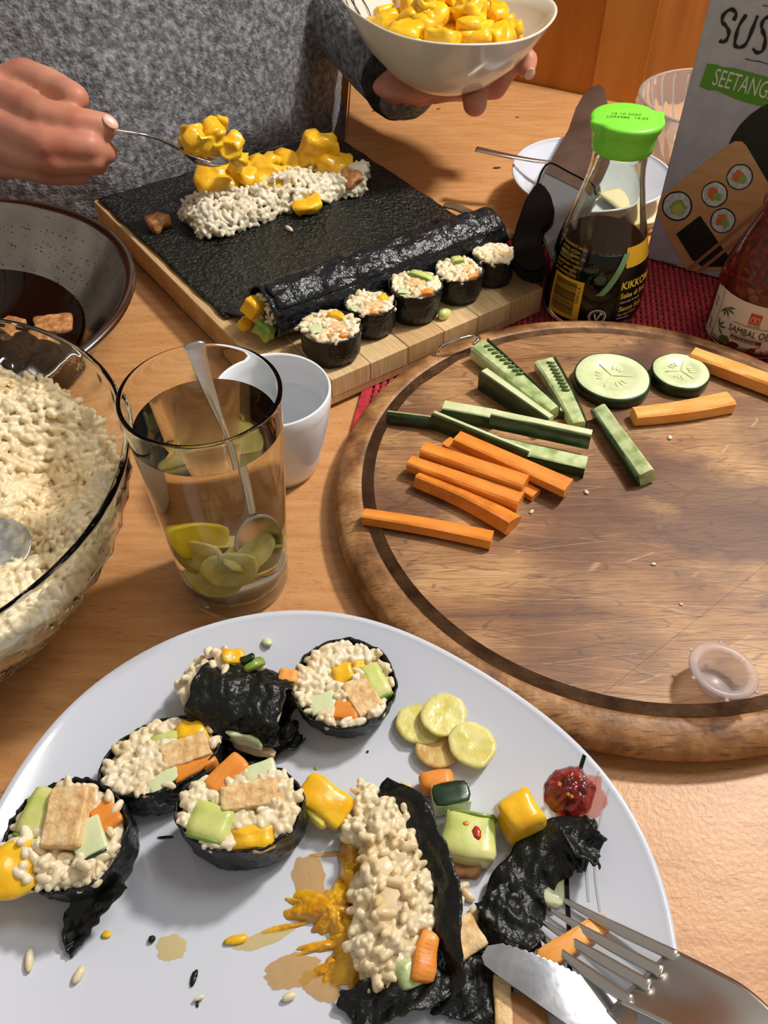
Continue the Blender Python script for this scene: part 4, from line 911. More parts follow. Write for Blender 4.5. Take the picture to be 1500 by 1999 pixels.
def filling(parent, kind, x, y, z, sx, sy, sz, rot=0, seed=0, tilt=(0, 0)):
    mt = {'tofu': tofu_m, 'carrot': carrot, 'mango': mango, 'avocado': avocado, 'cucumber': cuc, 'carrot_pale': carrot_pale}[kind]
    nm = kind.split('_')[0]
    if kind == 'cucumber':
        o = obj('cucumber', chunk(sx, sy, sz, .0008, .0004, seed=seed, cuts=4, wedge=0), mt, parent, loc=(x, y, z), rot=(tilt[0], tilt[1], rot))
        obj('skin', chunk(sx * 1.0, .0012, sz * 1.0, .0004, .0002, seed=seed, cuts=4), cuc_skin, o, loc=(0, -sy / 2 - .0004, 0), label='dark green skin'); return o
    if kind == 'mango': m_ = chunk(sx, sy, sz, .0025, .0016, 170, seed)
    elif kind == 'avocado': m_ = chunk(sx, sy, sz, .0030, .0008, 90, seed)
    elif kind == 'tofu': m_ = chunk(sx, sy, sz, .0008, .0007, 420, seed, cuts=8)
    else: m_ = chunk(sx, sy, sz, .0012, .0006, 120, seed)
    o = obj(nm, m_, mt, parent, loc=(x, y, z), rot=(tilt[0], tilt[1], rot))
    if kind == 'avocado': obj('green_edge', chunk(sx * .96, .0018, sz * .96, .0006, .0003, seed=seed), avo_green, o, loc=(0, -sy / 2 + .0002, 0), label='bright green outer edge')
    return o
def roll(label, loc, a, b_, h, fills, rot=(0, 0, 0), seed=0, nm='sushi_piece', cat='sushi', group=None, taper=.92, ng=150, amp=.05, rice=None, edge=.0010, wrink=.0005, open_=None, gl=.0035, gr=.0018):
    t_ = thing(nm, label, cat, loc, rot, group); rg = np.random.default_rng(seed + 11); off = seed * 3.7
    def rad(t, z):
        ca, sa = math.cos(t), math.sin(t); k = taper + (1 - taper) * min(z / h, 1); pinch = 1 - (.10 * max(0, .25 - z / h) / .25)
        return (1 / math.sqrt((ca / a) ** 2 + (sa / b_) ** 2)) * (1 + amp * nz((ca * .8 + off, sa * .8, 1), 1.3)) * k * pinch + wrink * nz((ca * 1.6 + off, sa * 1.6, z * 45), 3.2) + wrink * .6 * nz((ca * 3 + off, sa * 3, z * 260), 2.4)
    def f(u, v):
        t = 2 * math.pi * (u * (1 if open_ is None else 1 - open_[1]) + (0 if open_ is None else open_[0])); zt = h + edge * nz((math.cos(t) * 2, math.sin(t) * 2, off), 2.5) + edge * .5 * nz((math.cos(t) * 6, math.sin(t) * 6, off), 2.5)
        z = v * zt; r = rad(t, min(z, h)); return V((r * math.cos(t), r * math.sin(t), z))
    obj('nori', grid(f, 120, 14, .0009, flip=True), nori, t_)
    rm = rice or rice_m
    vs_ = []; 
    prof_ = [(0, .0006), (.9, .0006), (.93, h * .5), (.93, h - .0022), (.6, h - .0012), (0, h - .0010)]
    obj('rice', lathe([(q * a, z) for q, z in prof_], 48, fr=lambda r, z, t: (r / a) * rad(t, z) - .0010 if r > 0 else 0), rm, t_)
    pos, nrm = [], []; tries = 0
    while len(pos) < ng and tries < 6000:
        tries += 1; t = rg.uniform(0, 6.283); q = math.sqrt(rg.uniform(0, 1)); r = rad(t, h) * q * .90; x, y = r * math.cos(t), r * math.sin(t); bad = False
        for fl in fills:
            dx, dy = x - fl[1], y - fl[2]; c_, s_ = math.cos(-fl[6]), math.sin(-fl[6]); X, Y = dx * c_ - dy * s_, dx * s_ + dy * c_
            if abs(X) < fl[3] / 2 - .0003 and abs(Y) < fl[4] / 2 - .0003: bad = True
        if bad: continue
        pos.append((x, y, h - .0008 + rg.uniform(-.0009, .0010))); nrm.append((0, 0, 1))
    obj('rice_grains', fuse(grains(pos, nrm, rg, gl, gr, .4), .00042, 2), rm, t_, kind='stuff')
    for i, fl in enumerate(fills):
        kind, x, y, sx, sy, up, ro = fl[:7]; sz = min(h * .8, .012 if a > .021 else .007)
        if a < .021: x, y = x * .86, y * .86
        filling(t_, kind, x, y, h + up - sz / 2, sx, sy, sz, ro, seed + i)
    return t_
gp_ = 'cut rolls in a row on the light board'
def bpos(px, py, h): p = at(px, py, SZ + h); return (p.x, p.y, SZ + .0005)
ya = math.atan2(-1, 0)
roll('cut roll nearest the white cup with yellow mango on its far edge', bpos(645, 636, .023), .0205, .0195, .022, [('cucumber', -.0105, -.004, .009, .010, .0012, .4), ('mango', .004, .012, .013, .006, .003, -.3), ('tofu', .005, -.001, .011, .011, .001, .2), ('carrot', .001, -.012, .006, .004, .0006, .2), ('carrot', .010, -.010, .006, .005, .0006, .5)], seed=1, group=gp_, ng=120)
roll('cut roll second from the cup, pale with an orange carrot tip', bpos(723, 590, .022), .0180, .0160, .0215, [('tofu', .003, -.004, .013, .009, .0012, .3), ('carrot', .002, -.012, .008, .005, .0008, 0), ('mango', .010, .006, .008, .006, .0016, .8), ('cucumber', -.011, -.009, .007, .007, .0004, .4)], seed=2, group=gp_, ng=110)
roll('cut roll third from the cup with a large avocado slab leaning on top', bpos(811, 556, .024), .0190, .0180, .024, [('avocado', .005, .010, .019, .007, .0035, -.55), ('tofu', .001, .001, .013, .009, .0016, .1), ('cucumber', -.009, -.010, .009, .007, .0006, -.2), ('carrot', .007, -.011, .012, .006, .0012, .2)], seed=3, group=gp_, ng=120)
roll('cut roll fourth from the cup with yellow avocado and an orange carrot edge', bpos(897, 526, .022), .0175, .0165, .0215, [('avocado', -.001, .011, .008, .008, .0040, .3), ('carrot', .009, -.009, .011, .006, .0012, .6), ('tofu', .007, .001, .009, .009, .0012, .2)], seed=4, group=gp_, ng=130)
roll('cut roll farthest from the cup, loose rice spilling over its top, by the knife handle', bpos(966, 492, .023), .0165, .0150, .0215, [('tofu', .007, -.003, .011, .006, .0016, -.2)], seed=5, group=gp_, ng=150)
# loose bits on the board
def grainobj(px, py, z, label, seed, mat=None, s=1, group='stray rice grains', rz=None):
    rg = np.random.default_rng(seed); p = at(px, py, z); me = grains([(0, 0, 0)], [(0, 0, 1)], rg, .0033 * s, .0014 * s, 0)
    o = obj('rice_grain', me, mat or rice_w, loc=(p.x, p.y, z + .0011 * s)); return setp(o, label, 'rice grain', group)
for i, (px, py, l_) in enumerate(((565, 450, 'white rice grain alone on the seaweed sheet'), (582, 644, 'white rice grain stuck left of the first cut roll'), (1012, 500, 'pale grain beside the farthest cut roll'))): grainobj(px, py, (SZ + .0024, SZ + .012, SZ + .012)[i], l_, i + 3, s=(1.5, 1.1, 1)[i])
o = obj('avocado_bit', blobmesh(.006, .004, .004, 2, .2, 1.3, 4), avocado, loc=tuple(at(868, 613, SZ + .003)), rot=(0, 0, .8)); setp(o, 'pale avocado bit lying between the third and fourth cut rolls', 'avocado')

# rice mound with mango on the sheet
mline = [at(300, 432, SZ + .006), at(372, 430, SZ + .01), at(470, 400, SZ + .01), at(570, 372, SZ + .01), at(640, 350, SZ + .01), at(715, 355, SZ + .008)]
mp = smooth_pts(mline[1:], 10); rgm = np.random.default_rng(21)
md = thing('rice_mound', 'ridge of white rice laid across the seaweed sheet, waiting to be rolled', 'rice', (mp[20].x, mp[20].y, SZ + .0025)); md['kind'] = 'stuff'
hw_ = lambda t: .0245 * (1 - .30 * t) * (1 + .16 * math.sin(11 * t)) * (1 - .35 * max(0, 1 - t / .12) ** 2); hh_ = lambda t: .019 * (1 - .15 * t) * (1 + .15 * math.sin(14 * t + 1)) * (1 - .45 * max(0, 1 - t / .15) ** 2)
vs_ = []; secs = [[(hw_(i / (len(mp) - 1)) * x * .86, hh_(i / (len(mp) - 1)) * y * .86) for x, y in ((-1, 0), (-.9, .4), (-.6, .8), (0, 1), (.6, .8), (.9, .4), (1, 0))] for i in range(len(mp))]
mflat = [V((p.x, p.y, SZ + .0028)) for p in mp]; obj('rice_mass', loft(mflat, secs), rice_w, md, world=True, kind='stuff')
pos, nrm = [], []
for _ in range(900):
    t = rgm.uniform(-.02, 1.01); i = min(max(int(t * (len(mp) - 1)), 0), len(mp) - 2); p = mflat[i].lerp(mflat[i + 1], t * (len(mp) - 1) - i if 0 <= t <= 1 else 0); dd = (mflat[i + 1] - mflat[i]).normalized(); sd = V((dd.y, -dd.x, 0)); a_ = rgm.uniform(0, math.pi); k = 1 + .22 * nz((p.x, p.y, a_ * .02), 70)
    n_ = sd * math.cos(a_) + V((0, 0, math.sin(a_))); q = p + sd * (hw_(t) * k * math.cos(a_)) + V((0, 0, hh_(t) * k * math.sin(a_) * .95 + .001))
    pos.append(tuple(q)); nrm.append(tuple(n_))
obj('rice_grains', fuse(grains(pos, nrm, rgm, .0048, .0022, .55), .0006, 2), rice_w, md, world=True, kind='stuff')
gm = 'mango pieces on the rice ridge'
def mpiece(px, py, z, s, rot, label, seed, cat='mango', grp=gm, mat=None, kind='chunk', mk=1.3):
    p = at(px, py, z); me = chunk(*[q * mk for q in s], bev=.004, amp=.0045, sc=95, seed=seed, cuts=7) if kind == 'chunk' else blobmesh(*s, 3, .35, 1.3, seed)
    o = obj('mango_piece' if cat == 'mango' else cat + '_piece', me, mat or mango, loc=(p.x, p.y, z), rot=rot); return setp(o, label, cat, grp)
mpiece(425, 352, SZ + .018, (.028, .022, .012), (.35, .1, .2), 'broad mango piece draped over the left part of the rice ridge', 1)
mpiece(480, 340, SZ + .022, (.016, .020, .010), (.3, -.2, .8), 'mango piece directly below the loaded spoon', 2)
mpiece(530, 350, SZ + .019, (.030, .020, .010), (.4, .1, -.1), 'shiny mango slab over the middle of the rice ridge', 3)
mpiece(515, 322, SZ + .019, (.022, .014, .012), (.1, .1, .4), 'mango piece behind the shiny slab, at the middle of the ridge', 4)
mpiece(620, 300, SZ + .027, (.024, .013, .028), (.25, .3, .3), 'tall shaded mango piece standing at the far end of the ridge', 5)
mpiece(655, 325, SZ + .018, (.022, .018, .014), (.2, .1, 1.1), 'shaded mango piece low at the far end of the ridge', 6)
mpiece(600, 402, SZ + .0080, (.021, .017, .010), (.05, -.08, .25), 'loose mango cube on the bare seaweed in front of the ridge', 7, mk=1.0)
mpiece(565, 318, SZ + .020, (.020, .013, .010), (.3, .2, -.5), 'mango strip between the middle slab and the tall shaded piece', 8)
mpiece(690, 350, SZ + .014, (.022, .018, .014), (.2, .3, .6), 'pale brown tofu lump at the far end of the rice ridge', 9, 'tofu', 'tofu at the rice ridge', tofu_brown, mk=.9)
mpiece(305, 432, SZ + .0080, (.020, .014, .013), (.1, .1, .9), 'orange-brown tofu piece poking from the near end of the rice ridge', 10, 'tofu', 'tofu at the rice ridge', tofu_brown, mk=.9)

# ================================================================ FOOD ON THE PLATE
gp2 = 'sushi pieces left on the dinner plate'
def ploc(px, py, h):
    p = pp(px, py, h); z = pz(p.x, p.y); return (p.x, p.y, z + .0004)
def torn(parent, name, pts, wfun, mat, seed=0, curl=.003, n=26, m=8, up=None, thick=.0009, world=True, label=None, amp=.0022):
    """ragged, crumpled strip of seaweed following pts; wfun(t) half width; curl lifts its edges"""
    q = smooth_pts(pts, max(3, n // (len(pts) - 1))); k = len(q) - 1
    def f(u, v):
        x = u * k; i = min(int(x), k - 1); p = q[i].lerp(q[i + 1], x - i); d = (q[min(i + 1, k)] - q[max(i - 1, 0)]); d.normalize()
        s = d.cross(up or V((0, 0, 1))).normalized(); uu = s.cross(d); w_ = wfun(u) * (2 * v - 1) * (1 + .25 * nz((u * 7, seed, 1 if v > .5 else 5), 1.3))
        c = curl * (2 * v - 1) ** 2 + amp * nz((p.x + w_, p.y + seed, v * .02), 130) + amp * .5 * nz((p.x, p.y + w_, seed), 330)
        return p + s * w_ + uu * c + d * (.004 * nz((v * 3, seed, 9), 1.4) if u in (0, 1) else 0)
    return obj(name, grid(f, len(q) * 2, m * 2, thick), mat, parent, world=world, label=label)
roll('whole round roll at the top of the plate with an orange carrot corner', ploc(672, 1330, .016), .0246, .0236, .0165,
     [('mango', -0.001, 0.005, 0.01098, 0.01037, 0.001, 0.3), ('avocado', 0.0148, 0.0015, 0.01098, 0.01952, 0.001, 0.45), ('tofu', 0.0085, -0.007, 0.01281, 0.0183, 0.0012, 0.55), ('carrot', 0.001, -0.0145, 0.01281, 0.00915, 0.0008, -0.15), ('cucumber', -0.0095, -0.0105, 0.01281, 0.00976, 0.0006, 0.35), ('mango', 0.007, 0.0085, 0.00732, 0.0061, 0.0004, 0.2)],
     rot=(R(3), 0, 0), seed=6, group=gp2, ng=190, taper=.90, wrink=.0008)
roll('oval roll left of the crumpled one, with square tofu and mango top right', ploc(312, 1478, .022), .0268, .0175, .021,
     [('tofu', 0.011, -0.003, 0.02074, 0.0122, 0.0016, -0.05), ('avocado', 0.006, 0.0075, 0.0183, 0.0061, 0.0008, -0.25), ('mango', 0.016, 0.0065, 0.01586, 0.00976, 0.0016, -0.35), ('carrot', 0.012, -0.0105, 0.01952, 0.00854, 0.0004, 0.2), ('cucumber', -0.001, -0.012, 0.01464, 0.00732, 0.0004, 0.25)],
     rot=(R(-4), 0, R(24)), seed=7, group=gp2, ng=230, taper=.97, wrink=.0010)
roll('roll in the middle of the four with tofu slab, avocado wedge and mango', ploc(468, 1562, .031), .0258, .0184, .031,
     [('tofu', 0.004, 0.003, 0.02318, 0.01037, 0.003, 0.1), ('carrot', -0.006, 0.0135, 0.0183, 0.00976, 0.0012, 0.75), ('cucumber', 0.008, 0.014, 0.01342, 0.00732, 0.0008, 0.3), ('avocado', -0.011, -0.006, 0.0183, 0.01464, 0.0026, -0.35), ('mango', 0.006, -0.0125, 0.0183, 0.00976, 0.001, 0.05)],
     rot=(R(4), 0, R(4)), seed=8, group=gp2, ng=180, taper=.98, wrink=.0011, edge=.0016)
# collapsing roll at the left edge of the plate
l4 = ploc(140, 1612, .030)
r4 = roll('collapsing roll at the left edge of the picture, upright tofu block showing', l4, .0245, .0228, .029,
     [('tofu', 0, 0.005, 0.01525, 0.02318, 0.007, 0.15), ('avocado', -0.013, 0.006, 0.0122, 0.02074, 0.005, -0.15), ('cucumber', 0.0105, -0.001, 0.0122, 0.01464, 0.003, 0.6), ('carrot', 0.014, 0.0085, 0.00976, 0.0122, 0.001, 0.9)],
     rot=(R(6), R(-3), R(-8)), seed=9, group=gp2, ng=90, taper=.90, wrink=.0012, edge=.0030)
for k, (px, py, dz, s) in enumerate(((75, 1690, .027, 1), (130, 1700, .027, 1), (165, 1690, .028, 1), (50, 1650, .026, 1))):
    rg = np.random.default_rng(60 + k); p = pp(px, py, dz); pos = [(p.x + rg.normal() * .0045, p.y + rg.normal() * .003, p.z + rg.normal() * .0022) for _ in range(20)]
    obj('rice_clump', fuse(grains(pos, None, rg, .0038, .0022, 1), .0004, 2), rice_m, r4, world=True, kind='stuff')
p = pp(28, 1700, .020); o = obj('mango', chunk(.024, .018, .018, .004, .003, 90, 31, cuts=7), mango, r4, world=False); o.location = wm(r4).inverted() @ p; o.rotation_euler = (.3, .2, .4)
torn(r4, 'torn_nori', [pp(215, 1700, .018), pp(175, 1770, .010), pp(150, 1825, .0035), pp(140, 1862, .001)], lambda t: .010 * (1 - t) ** .8 + .0006, nori, 4, .002)
# crumpled roll lying on its side
l5 = pp(478, 1385, .012)
t5 = thing('sushi_piece', 'crumpled roll lying on its side between the round and oval rolls, rice spilling left', 'sushi', (l5.x, l5.y, pz(l5.x, l5.y) + .0004), (0, 0, R(-12)), gp2)
def cr(u, v):
    t = 2 * math.pi * v; x = (u - .5) * .042; r = .0155 * (1 + .10 * nz((u * 2, math.cos(t), math.sin(t)), 1.4)); c_, s_ = math.cos(t), math.sin(t)
    r += .0022 * nz((x * 1.2, c_ * .02, s_ * .02), 120) + .0012 * nz((x, c_ * .02, s_ * .02), 300); sq = 1 - .25 * max(0, u - .6)
    return V((x + .003 * nz((c_, s_, u), 3), r * 1.12 * c_ * sq, max(.0165 + r * s_ * .98 * sq, .0006)))
obj('nori', grid(cr, 70, 60, .0009), nori, t5)
obj('rice', blobmesh(.0185, .0150, .0125, 3, .15, 1.2, 3), rice_m, t5, loc=(0, 0, .0155))
rg = np.random.default_rng(71); pos = [(-.0245 + rg.normal() * .0035, .006 + rg.normal() * .0055, .0165 + rg.normal() * .005) for _ in range(75)] + [(-.012 + rg.normal() * .005, .0135 + rg.normal() * .003, .026 + rg.normal() * .002) for _ in range(50)]
obj('rice_grains', fuse(grains(pos, None, rg, .0038, .0021, 1), .00042, 2), rice_m, t5, kind='stuff')
obj('rice_core', blobmesh(.010, .010, .011, 3, .2, 1.4, 6), rice_m, t5, loc=(-.0215, .006, .0145))
for nm, m_, lo, s, ro in (('mango', mango, (-.008, .0150, .0300), (.011, .007, .004), .3), ('cucumber', cuc_skin, (-.001, .0150, .0310), (.007, .004, .003), .6), ('avocado', avo_green, (.003, .013, .0305), (.010, .004, .003), .8), ('cucumber', cuc, (.002, -.0165, .0165), (.026, .003, .008), -.12), ('tofu', tofu_m, (.010, -.0165, .0090), (.020, .004, .006), -.05), ('carrot', carrot_pale, (.018, .014, .024), (.010, .006, .004), .1)):
    obj(nm, chunk(*s, .001, .0012, 160, lo[0] * 900), m_, t5, loc=lo, rot=(0, .1, ro))
torn(t5, 'torn_nori', [pp(420, 1440, .004), pp(450, 1478, .002), pp(540, 1462, .002), pp(585, 1430, .004)], lambda t: .0060, nori, 6, .003)
torn(t5, 'torn_nori', [pp(430, 1350, .014), pp(400, 1400, .010), pp(425, 1455, .002)], lambda t: .0050, nori, 7, .002)

# opened roll: rice spilled against a long strip of seaweed
lo_ = pp(770, 1740, 0)
to = thing('opened_roll', 'opened roll spilling rice and mango left of its long curved seaweed strip', 'sushi', (lo_.x, lo_.y, lo_.z), group=gp2)
rg = np.random.default_rng(90); ctr = [(715, 1560, .010, .006), (760, 1600, .016, .009), (740, 1640, .017, .009), (790, 1660, .014, .009), (745, 1700, .015, .010), (800, 1730, .015, .010), (770, 1770, .017, .011), (820, 1790, .013, .008), (760, 1830, .014, .010), (800, 1840, .010, .009), (720, 1850, .009, .009), (740, 1890, .008, .008), (700, 1620, .010, .007), (780, 1880, .007, .006), (725, 1740, .011, .008), (735, 1790, .011, .009)]
pos = []
for px, py, z, s in ctr:
    c = pp(px, py, z * .75); obj('rice_lump', blobmesh(s * .85, s * .8, s * .62, 2, .25, 1.5, px), rice_soy, to, world=False).location = wm(to).inverted() @ c
    for _ in range(30):
        d = rg.normal(size=3); d /= np.linalg.norm(d); d[2] = abs(d[2]); pos.append((c.x + d[0] * s * .92, c.y + d[1] * s * .9, c.z + d[2] * s * .72))
obj('rice_grains', fuse(grains(pos, None, rg, .0042, .0020, .9), .00042, 2), rice_soy, to, world=True, kind='stuff')
torn(to, 'nori_strip', [pp(735, 1560, .010), pp(790, 1590, .016), pp(838, 1660, .018), pp(862, 1740, .018), pp(868, 1830, .015), pp(880, 1900, .008), pp(840, 1950, .004)], lambda t: .0100 - .002 * t, nori, 12, -.001, 40, 8, up=V((-.75, .2, .65)).normalized())
torn(to, 'nori_scrap', [pp(680, 1985, .003), pp(740, 1950, .006), pp(800, 1930, .008), pp(860, 1900, .008)], lambda t: .0085, nori, 13, .002)
torn(to, 'nori_scrap', [pp(800, 1905, .010), pp(770, 1700, .012), pp(760, 1660, .010)], lambda t: .006, nori, 14, .001)
for nm, m_, px, py, dz, s, ro in (('carrot', carrot, 830, 1868, .011, (.009, .018, .008), -.25), ('cucumber', cuc_seed, 800, 1900, .008, (.012, .010, .008), .4), ('mango', mango, 632, 1565, .010, (.024, .015, .009), -.5)):
    o = obj(nm, chunk(*s, .002, .0016, 110, px), m_, to); o.location = wm(to).inverted() @ pp(px, py, dz); o.rotation_euler = (.15, .2, ro)
o = obj('mango_edge', chunk(.022, .004, .008, .0015, .001, 110, 3), M('mango_pale', (244, 226, 110), .3, sss=.3), to, label='pale yellow mango edge'); o.location = wm(to).inverted() @ pp(600, 1580, .009); o.rotation_euler = (.1, .1, -.75)
# crushed mango
pu = pp(660, 1790, 0); tp = thing('mango_pulp', 'crushed mango pulp smeared on the plate beside the opened roll', 'mango', (pu.x, pu.y, pu.z)); tp['kind'] = 'stuff'
def splat(name, px, py, rx, ry, rot, h, mat, parent=None, seed=0, amp=.45, nn=40, fs=1.5, dz=.0004):
    c = pp(px, py, 0)
    def f(u, v):
        t = 2 * math.pi * v; k = u * (1 + amp * nz((math.cos(t) * 1.3, math.sin(t) * 1.3, seed), fs) + amp * .6 * nz((math.cos(t) * 3, math.sin(t) * 3, seed), fs)); x, y = rx * k * math.cos(t), ry * k * math.sin(t)
        X, Y = c.x + x * math.cos(rot) - y * math.sin(rot), c.y + x * math.sin(rot) + y * math.cos(rot)
        return V((X, Y, pz(X, Y) + dz + h * (1 - u ** 2.2) * (1 + .5 * nz((X, Y, seed), 190) + .3 * nz((X, Y, seed), 420))))
    me = grid(f, 14, nn)
    if parent: return obj(name, me, mat, parent, world=True, kind='stuff')
    return obj(name, me, mat, world=True, loc=tuple(c))
splat('pulp', 655, 1780, .0150, .0110, .3, .0060, mangopulp, tp, 1, .6, 60); splat('pulp', 700, 1830, .0120, .0170, 0, .0050, mangopulp, tp, 2, .5); splat('pulp', 690, 1700, .0065, .0150, .1, .0080, mangopulp, tp, 3, .4)
splat('pulp', 600, 1765, .0085, .0028, -.15, .0020, mangopulp, tp, 4); splat('pulp', 640, 1845, .0110, .0022, .2, .0016, mangopulp, tp, 5); splat('pulp', 650, 1890, .0070, .0040, .5, .0018, mangopulp, tp, 6); splat('pulp', 560, 1810, .0100, .0012, .2, .0008, mangopulp, tp, 7)
def stain(px, py, rx, ry, rot, mat, label, seed, cat='sauce', grp='sauce stains on the plate'):
    o = splat('sauce_stain', px, py, rx, ry, rot, .0005, mat, None, seed, .22, 36, dz=.0002); return setp(o, label, cat, grp, 'stuff')
stain(605, 1720, .0070, .0110, .1, puddle, 'thin brown soy stain above the mango pulp', 1); stain(570, 1895, .0110, .0060, .2, puddle, 'brown soy puddle left below the mango pulp', 2)
stain(628, 1925, .0090, .0050, -.3, puddle, 'darker brown soy puddle under the loose rice', 3); stain(520, 1830, .0130, .0030, .35, puddle_y, 'yellow juice streak running left from the mango pulp', 4)
stain(640, 1668, .0080, .0012, .1, puddle, 'thin brown drip line below the long mango slice', 5); stain(335, 1850, .0060, .0050, 0, puddle_y, 'faint yellow juice spot right of the collapsing roll', 6, 'juice')
def bitobj(name, px, py, s, mat, label, cat, seed, dz=.0, rot=0, grp=None):
    p = pp(px, py, 0); o = obj(name, blobmesh(s[0], s[1], s[2], 2, .3, 1.4, seed), mat, loc=(p.x, p.y, p.z + s[2] * .85 + dz), rot=(0, 0, rot)); return setp(o, label, cat, grp)
bitobj('mango_bit', 462, 1836, (.0050, .0018, .0012), mango, 'thin yellow mango scrap alone on the lower plate', 'mango', 1, rot=.15)
bitobj('mango_bit', 208, 1825, (.0020, .0015, .0008), mango, 'tiny yellow speck below the collapsing roll', 'mango', 2)
bitobj('peppercorn', 298, 1835, (.0014, .0014, .0013), ink, 'small black peppercorn on the white plate', 'spice', 3)
bitobj('seaweed_fleck', 379, 1910, (.0012, .0034, .0006), nori, 'dark green seaweed fleck at the bottom of the plate', 'seaweed', 4, rot=-.15)
bitobj('seaweed_fleck', 386, 1960, (.0006, .0014, .0005), nori, 'smallest seaweed fleck near the bottom edge', 'seaweed', 5, rot=.1)
bitobj('seaweed_fleck', 324, 1635, (.0036, .0006, .0006), nori, 'thin seaweed shred left of the middle roll', 'seaweed', 6, rot=.05)
bitobj('rice_grain', 522, 1257, (.0030, .0020, .0016), cuc, 'greenish rice grain alone at the top of the plate', 'rice grain', 7, rot=-.6)
bitobj('herb_crumb', 718, 1468, (.0007, .0006, .0005), spot, 'tiny dark crumb between the round roll and ginger', 'crumb', 8)
bitobj('herb_crumb', 618, 1500, (.0011, .0008, .0006), cuc_seed, 'tiny greenish crumb above the long mango slice', 'crumb', 9)
bitobj('rice_grain', 795, 1545, (.0048, .0027, .0024), rice_soy, 'soy-browned rice grain beside the small carrot cube', 'rice grain', 10, rot=-.5)
def pgrain(px, py, label, seed, s=1.35, ang=1.2, mat=None, dz=0):
    p = pp(px, py, 0); me = grains([(0, 0, 0)], [(0, 0, 1)], np.random.default_rng(seed), .0030 * s, .0014 * s, 0)
    a0 = max(me.vertices, key=lambda v: v.co.length).co; o = obj('rice_grain', me, mat or rice_m, loc=(p.x, p.y, p.z + .0016 + dz), rot=(0, 0, ang - math.atan2(a0.y, a0.x))); setp(o, label, 'rice grain', 'single grains on the plate')
pgrain(60, 1876, 'rice grain lying farthest left on the lower plate', 1, ang=1.75); pgrain(156, 1905, 'rice grain right of the farthest left one', 2, ang=1.3); pgrain(264, 1640, 'translucent rice grain between the left roll and the middle roll', 3, ang=1.1)
pgrain(565, 1948, 'pale rice grain on the lower plate below the brown puddle', 4, 1.1, .3); pgrain(390, 1860 + 90, 'small pale grain near the smallest seaweed fleck', 5, .8, .3)
pgrain(735, 1885, 'loose rice grain below the opened roll', 6, 1.4, 2.2, dz=.001); pgrain(722, 1930, 'loose rice grain at the brown puddle edge', 7, 1.4, 2.6)
for k, (px, py, an) in enumerate(((895, 1770, 1.0), (912, 1750, 2.2), (905, 1800, .2), (925, 1790, 1.7), (900, 1735, .5))): pgrain(px, py, ['soy-browned rice grain above the tan tofu lump', 'uppermost soy-browned grain left of the wide seaweed scrap', 'soy-browned grain touching the tan tofu lump', 'soy-browned grain hugging the wide seaweed scrap', 'soy-browned grain just below the avocado chunk'][k], 20 + k, 1.45, an, rice_soy)

# pickled ginger
def gsl(px, py, r, label, seed, mat=ginger_m, dz=0, rot=(0, 0, 0)):
    p = pp(px, py, 0); o = obj('ginger_slice', gslice(r, .0014, seed, .06), mat, loc=(p.x, p.y, p.z + .0018 + dz), rot=rot); return setp(o, label, 'ginger', 'pickled ginger slices on the plate')
gsl(852, 1470, .0100, 'brownish ginger slice underneath the others, nearest the carrot cube', 1, ginger_old); gsl(822, 1415, .0122, 'flat ginger slice with a straight left edge', 2, dz=.0004)
gsl(866, 1404, .0118, 'round ginger slice on top, farthest from the chilli paste', 3, dz=.0022, rot=(.05, .05, 1)); gsl(920, 1464, .0118, 'yellowest ginger slice, lowest of the stack and nearest the mango', 4, dz=.0022, rot=(-.04, .02, 2))
# loose filling
def food(name, label, cat, px, py, s, mat, rot=(0, 0, 0), seed=0, dz=0, bev=.002, amp=.001, sc=110, skin_=None, taper=0, cuts=5):
    p = pp(px, py, s[2] * .5 + dz); t_ = thing(name, label, cat, (p.x, p.y, p.z - s[2] * .5), rot)
    obj('flesh', chunk(*s, bev, amp, sc, seed, taper=taper, cuts=cuts), mat, t_, loc=(0, 0, s[2] / 2))
    if skin_: obj('skin', chunk(s[0] * .99, s[1] * .99, .0018, .0007, .0003, sc, seed), skin_, t_, loc=(0, 0, s[2] + .0005))
    return t_
food('carrot_cube', 'small orange carrot cube behind the dark cucumber chunk', 'carrot', 852, 1528, (.0150, .0085, .010), carrot, (0, 0, .15), 1)
food('cucumber_chunk', 'short cucumber chunk with glossy black-green skin up', 'cucumber', 880, 1558, (.0165, .0105, .0095), cuc, (0, .0, .18), 2, .001, .001, .0006, 110, cuc_skin)
av = food('avocado_chunk', 'large yellow-green avocado chunk with a drop of chilli', 'avocado', 915, 1640, (.0230, .0190, .0135), avocado, (0, 0, -.18), 3, .0, .0025, .0014, 90)
obj('green_side', chunk(.0215, .0020, .0115, .0008, .0004, seed=2), avo_green, av, loc=(0, .0092, .0080), label='greener outer side')
obj('chilli_drop', blobmesh(.0018, .0030, .0007, 2, .35, 1.5, 3), M('chilli_red', (190, 40, 16), .15, coat=.6), av, loc=(.0030, .0010, .0136), rot=(0, 0, .4)); obj('chilli_drop', blobmesh(.0013, .0011, .0003, 2, .3, 1.5, 4), M('chilli_light', (214, 130, 40), .2), av, loc=(-.0020, .0040, .0136))
food('mango_cube', 'big faceted mango cube between avocado and chilli paste', 'mango', 1012, 1580, (.0185, .0200, .0185), mango, (.18, -.12, .55), 9, .001, .0035, .0022, 80, taper=.22, cuts=7)
food('tofu_lump', 'brown tofu lump under the front edge of the avocado chunk', 'tofu', 890, 1690, (.0200, .0080, .0060), tofu_brown, (0, 0, -.15), 5, 0, .0015, .0020)
food('tofu_lump', 'tan tofu lump just above the knife tip', 'tofu', 908, 1830, (.0140, .0125, .0090), tofu_m, (0, 0, .5), 6, 0, .0020, .0026)
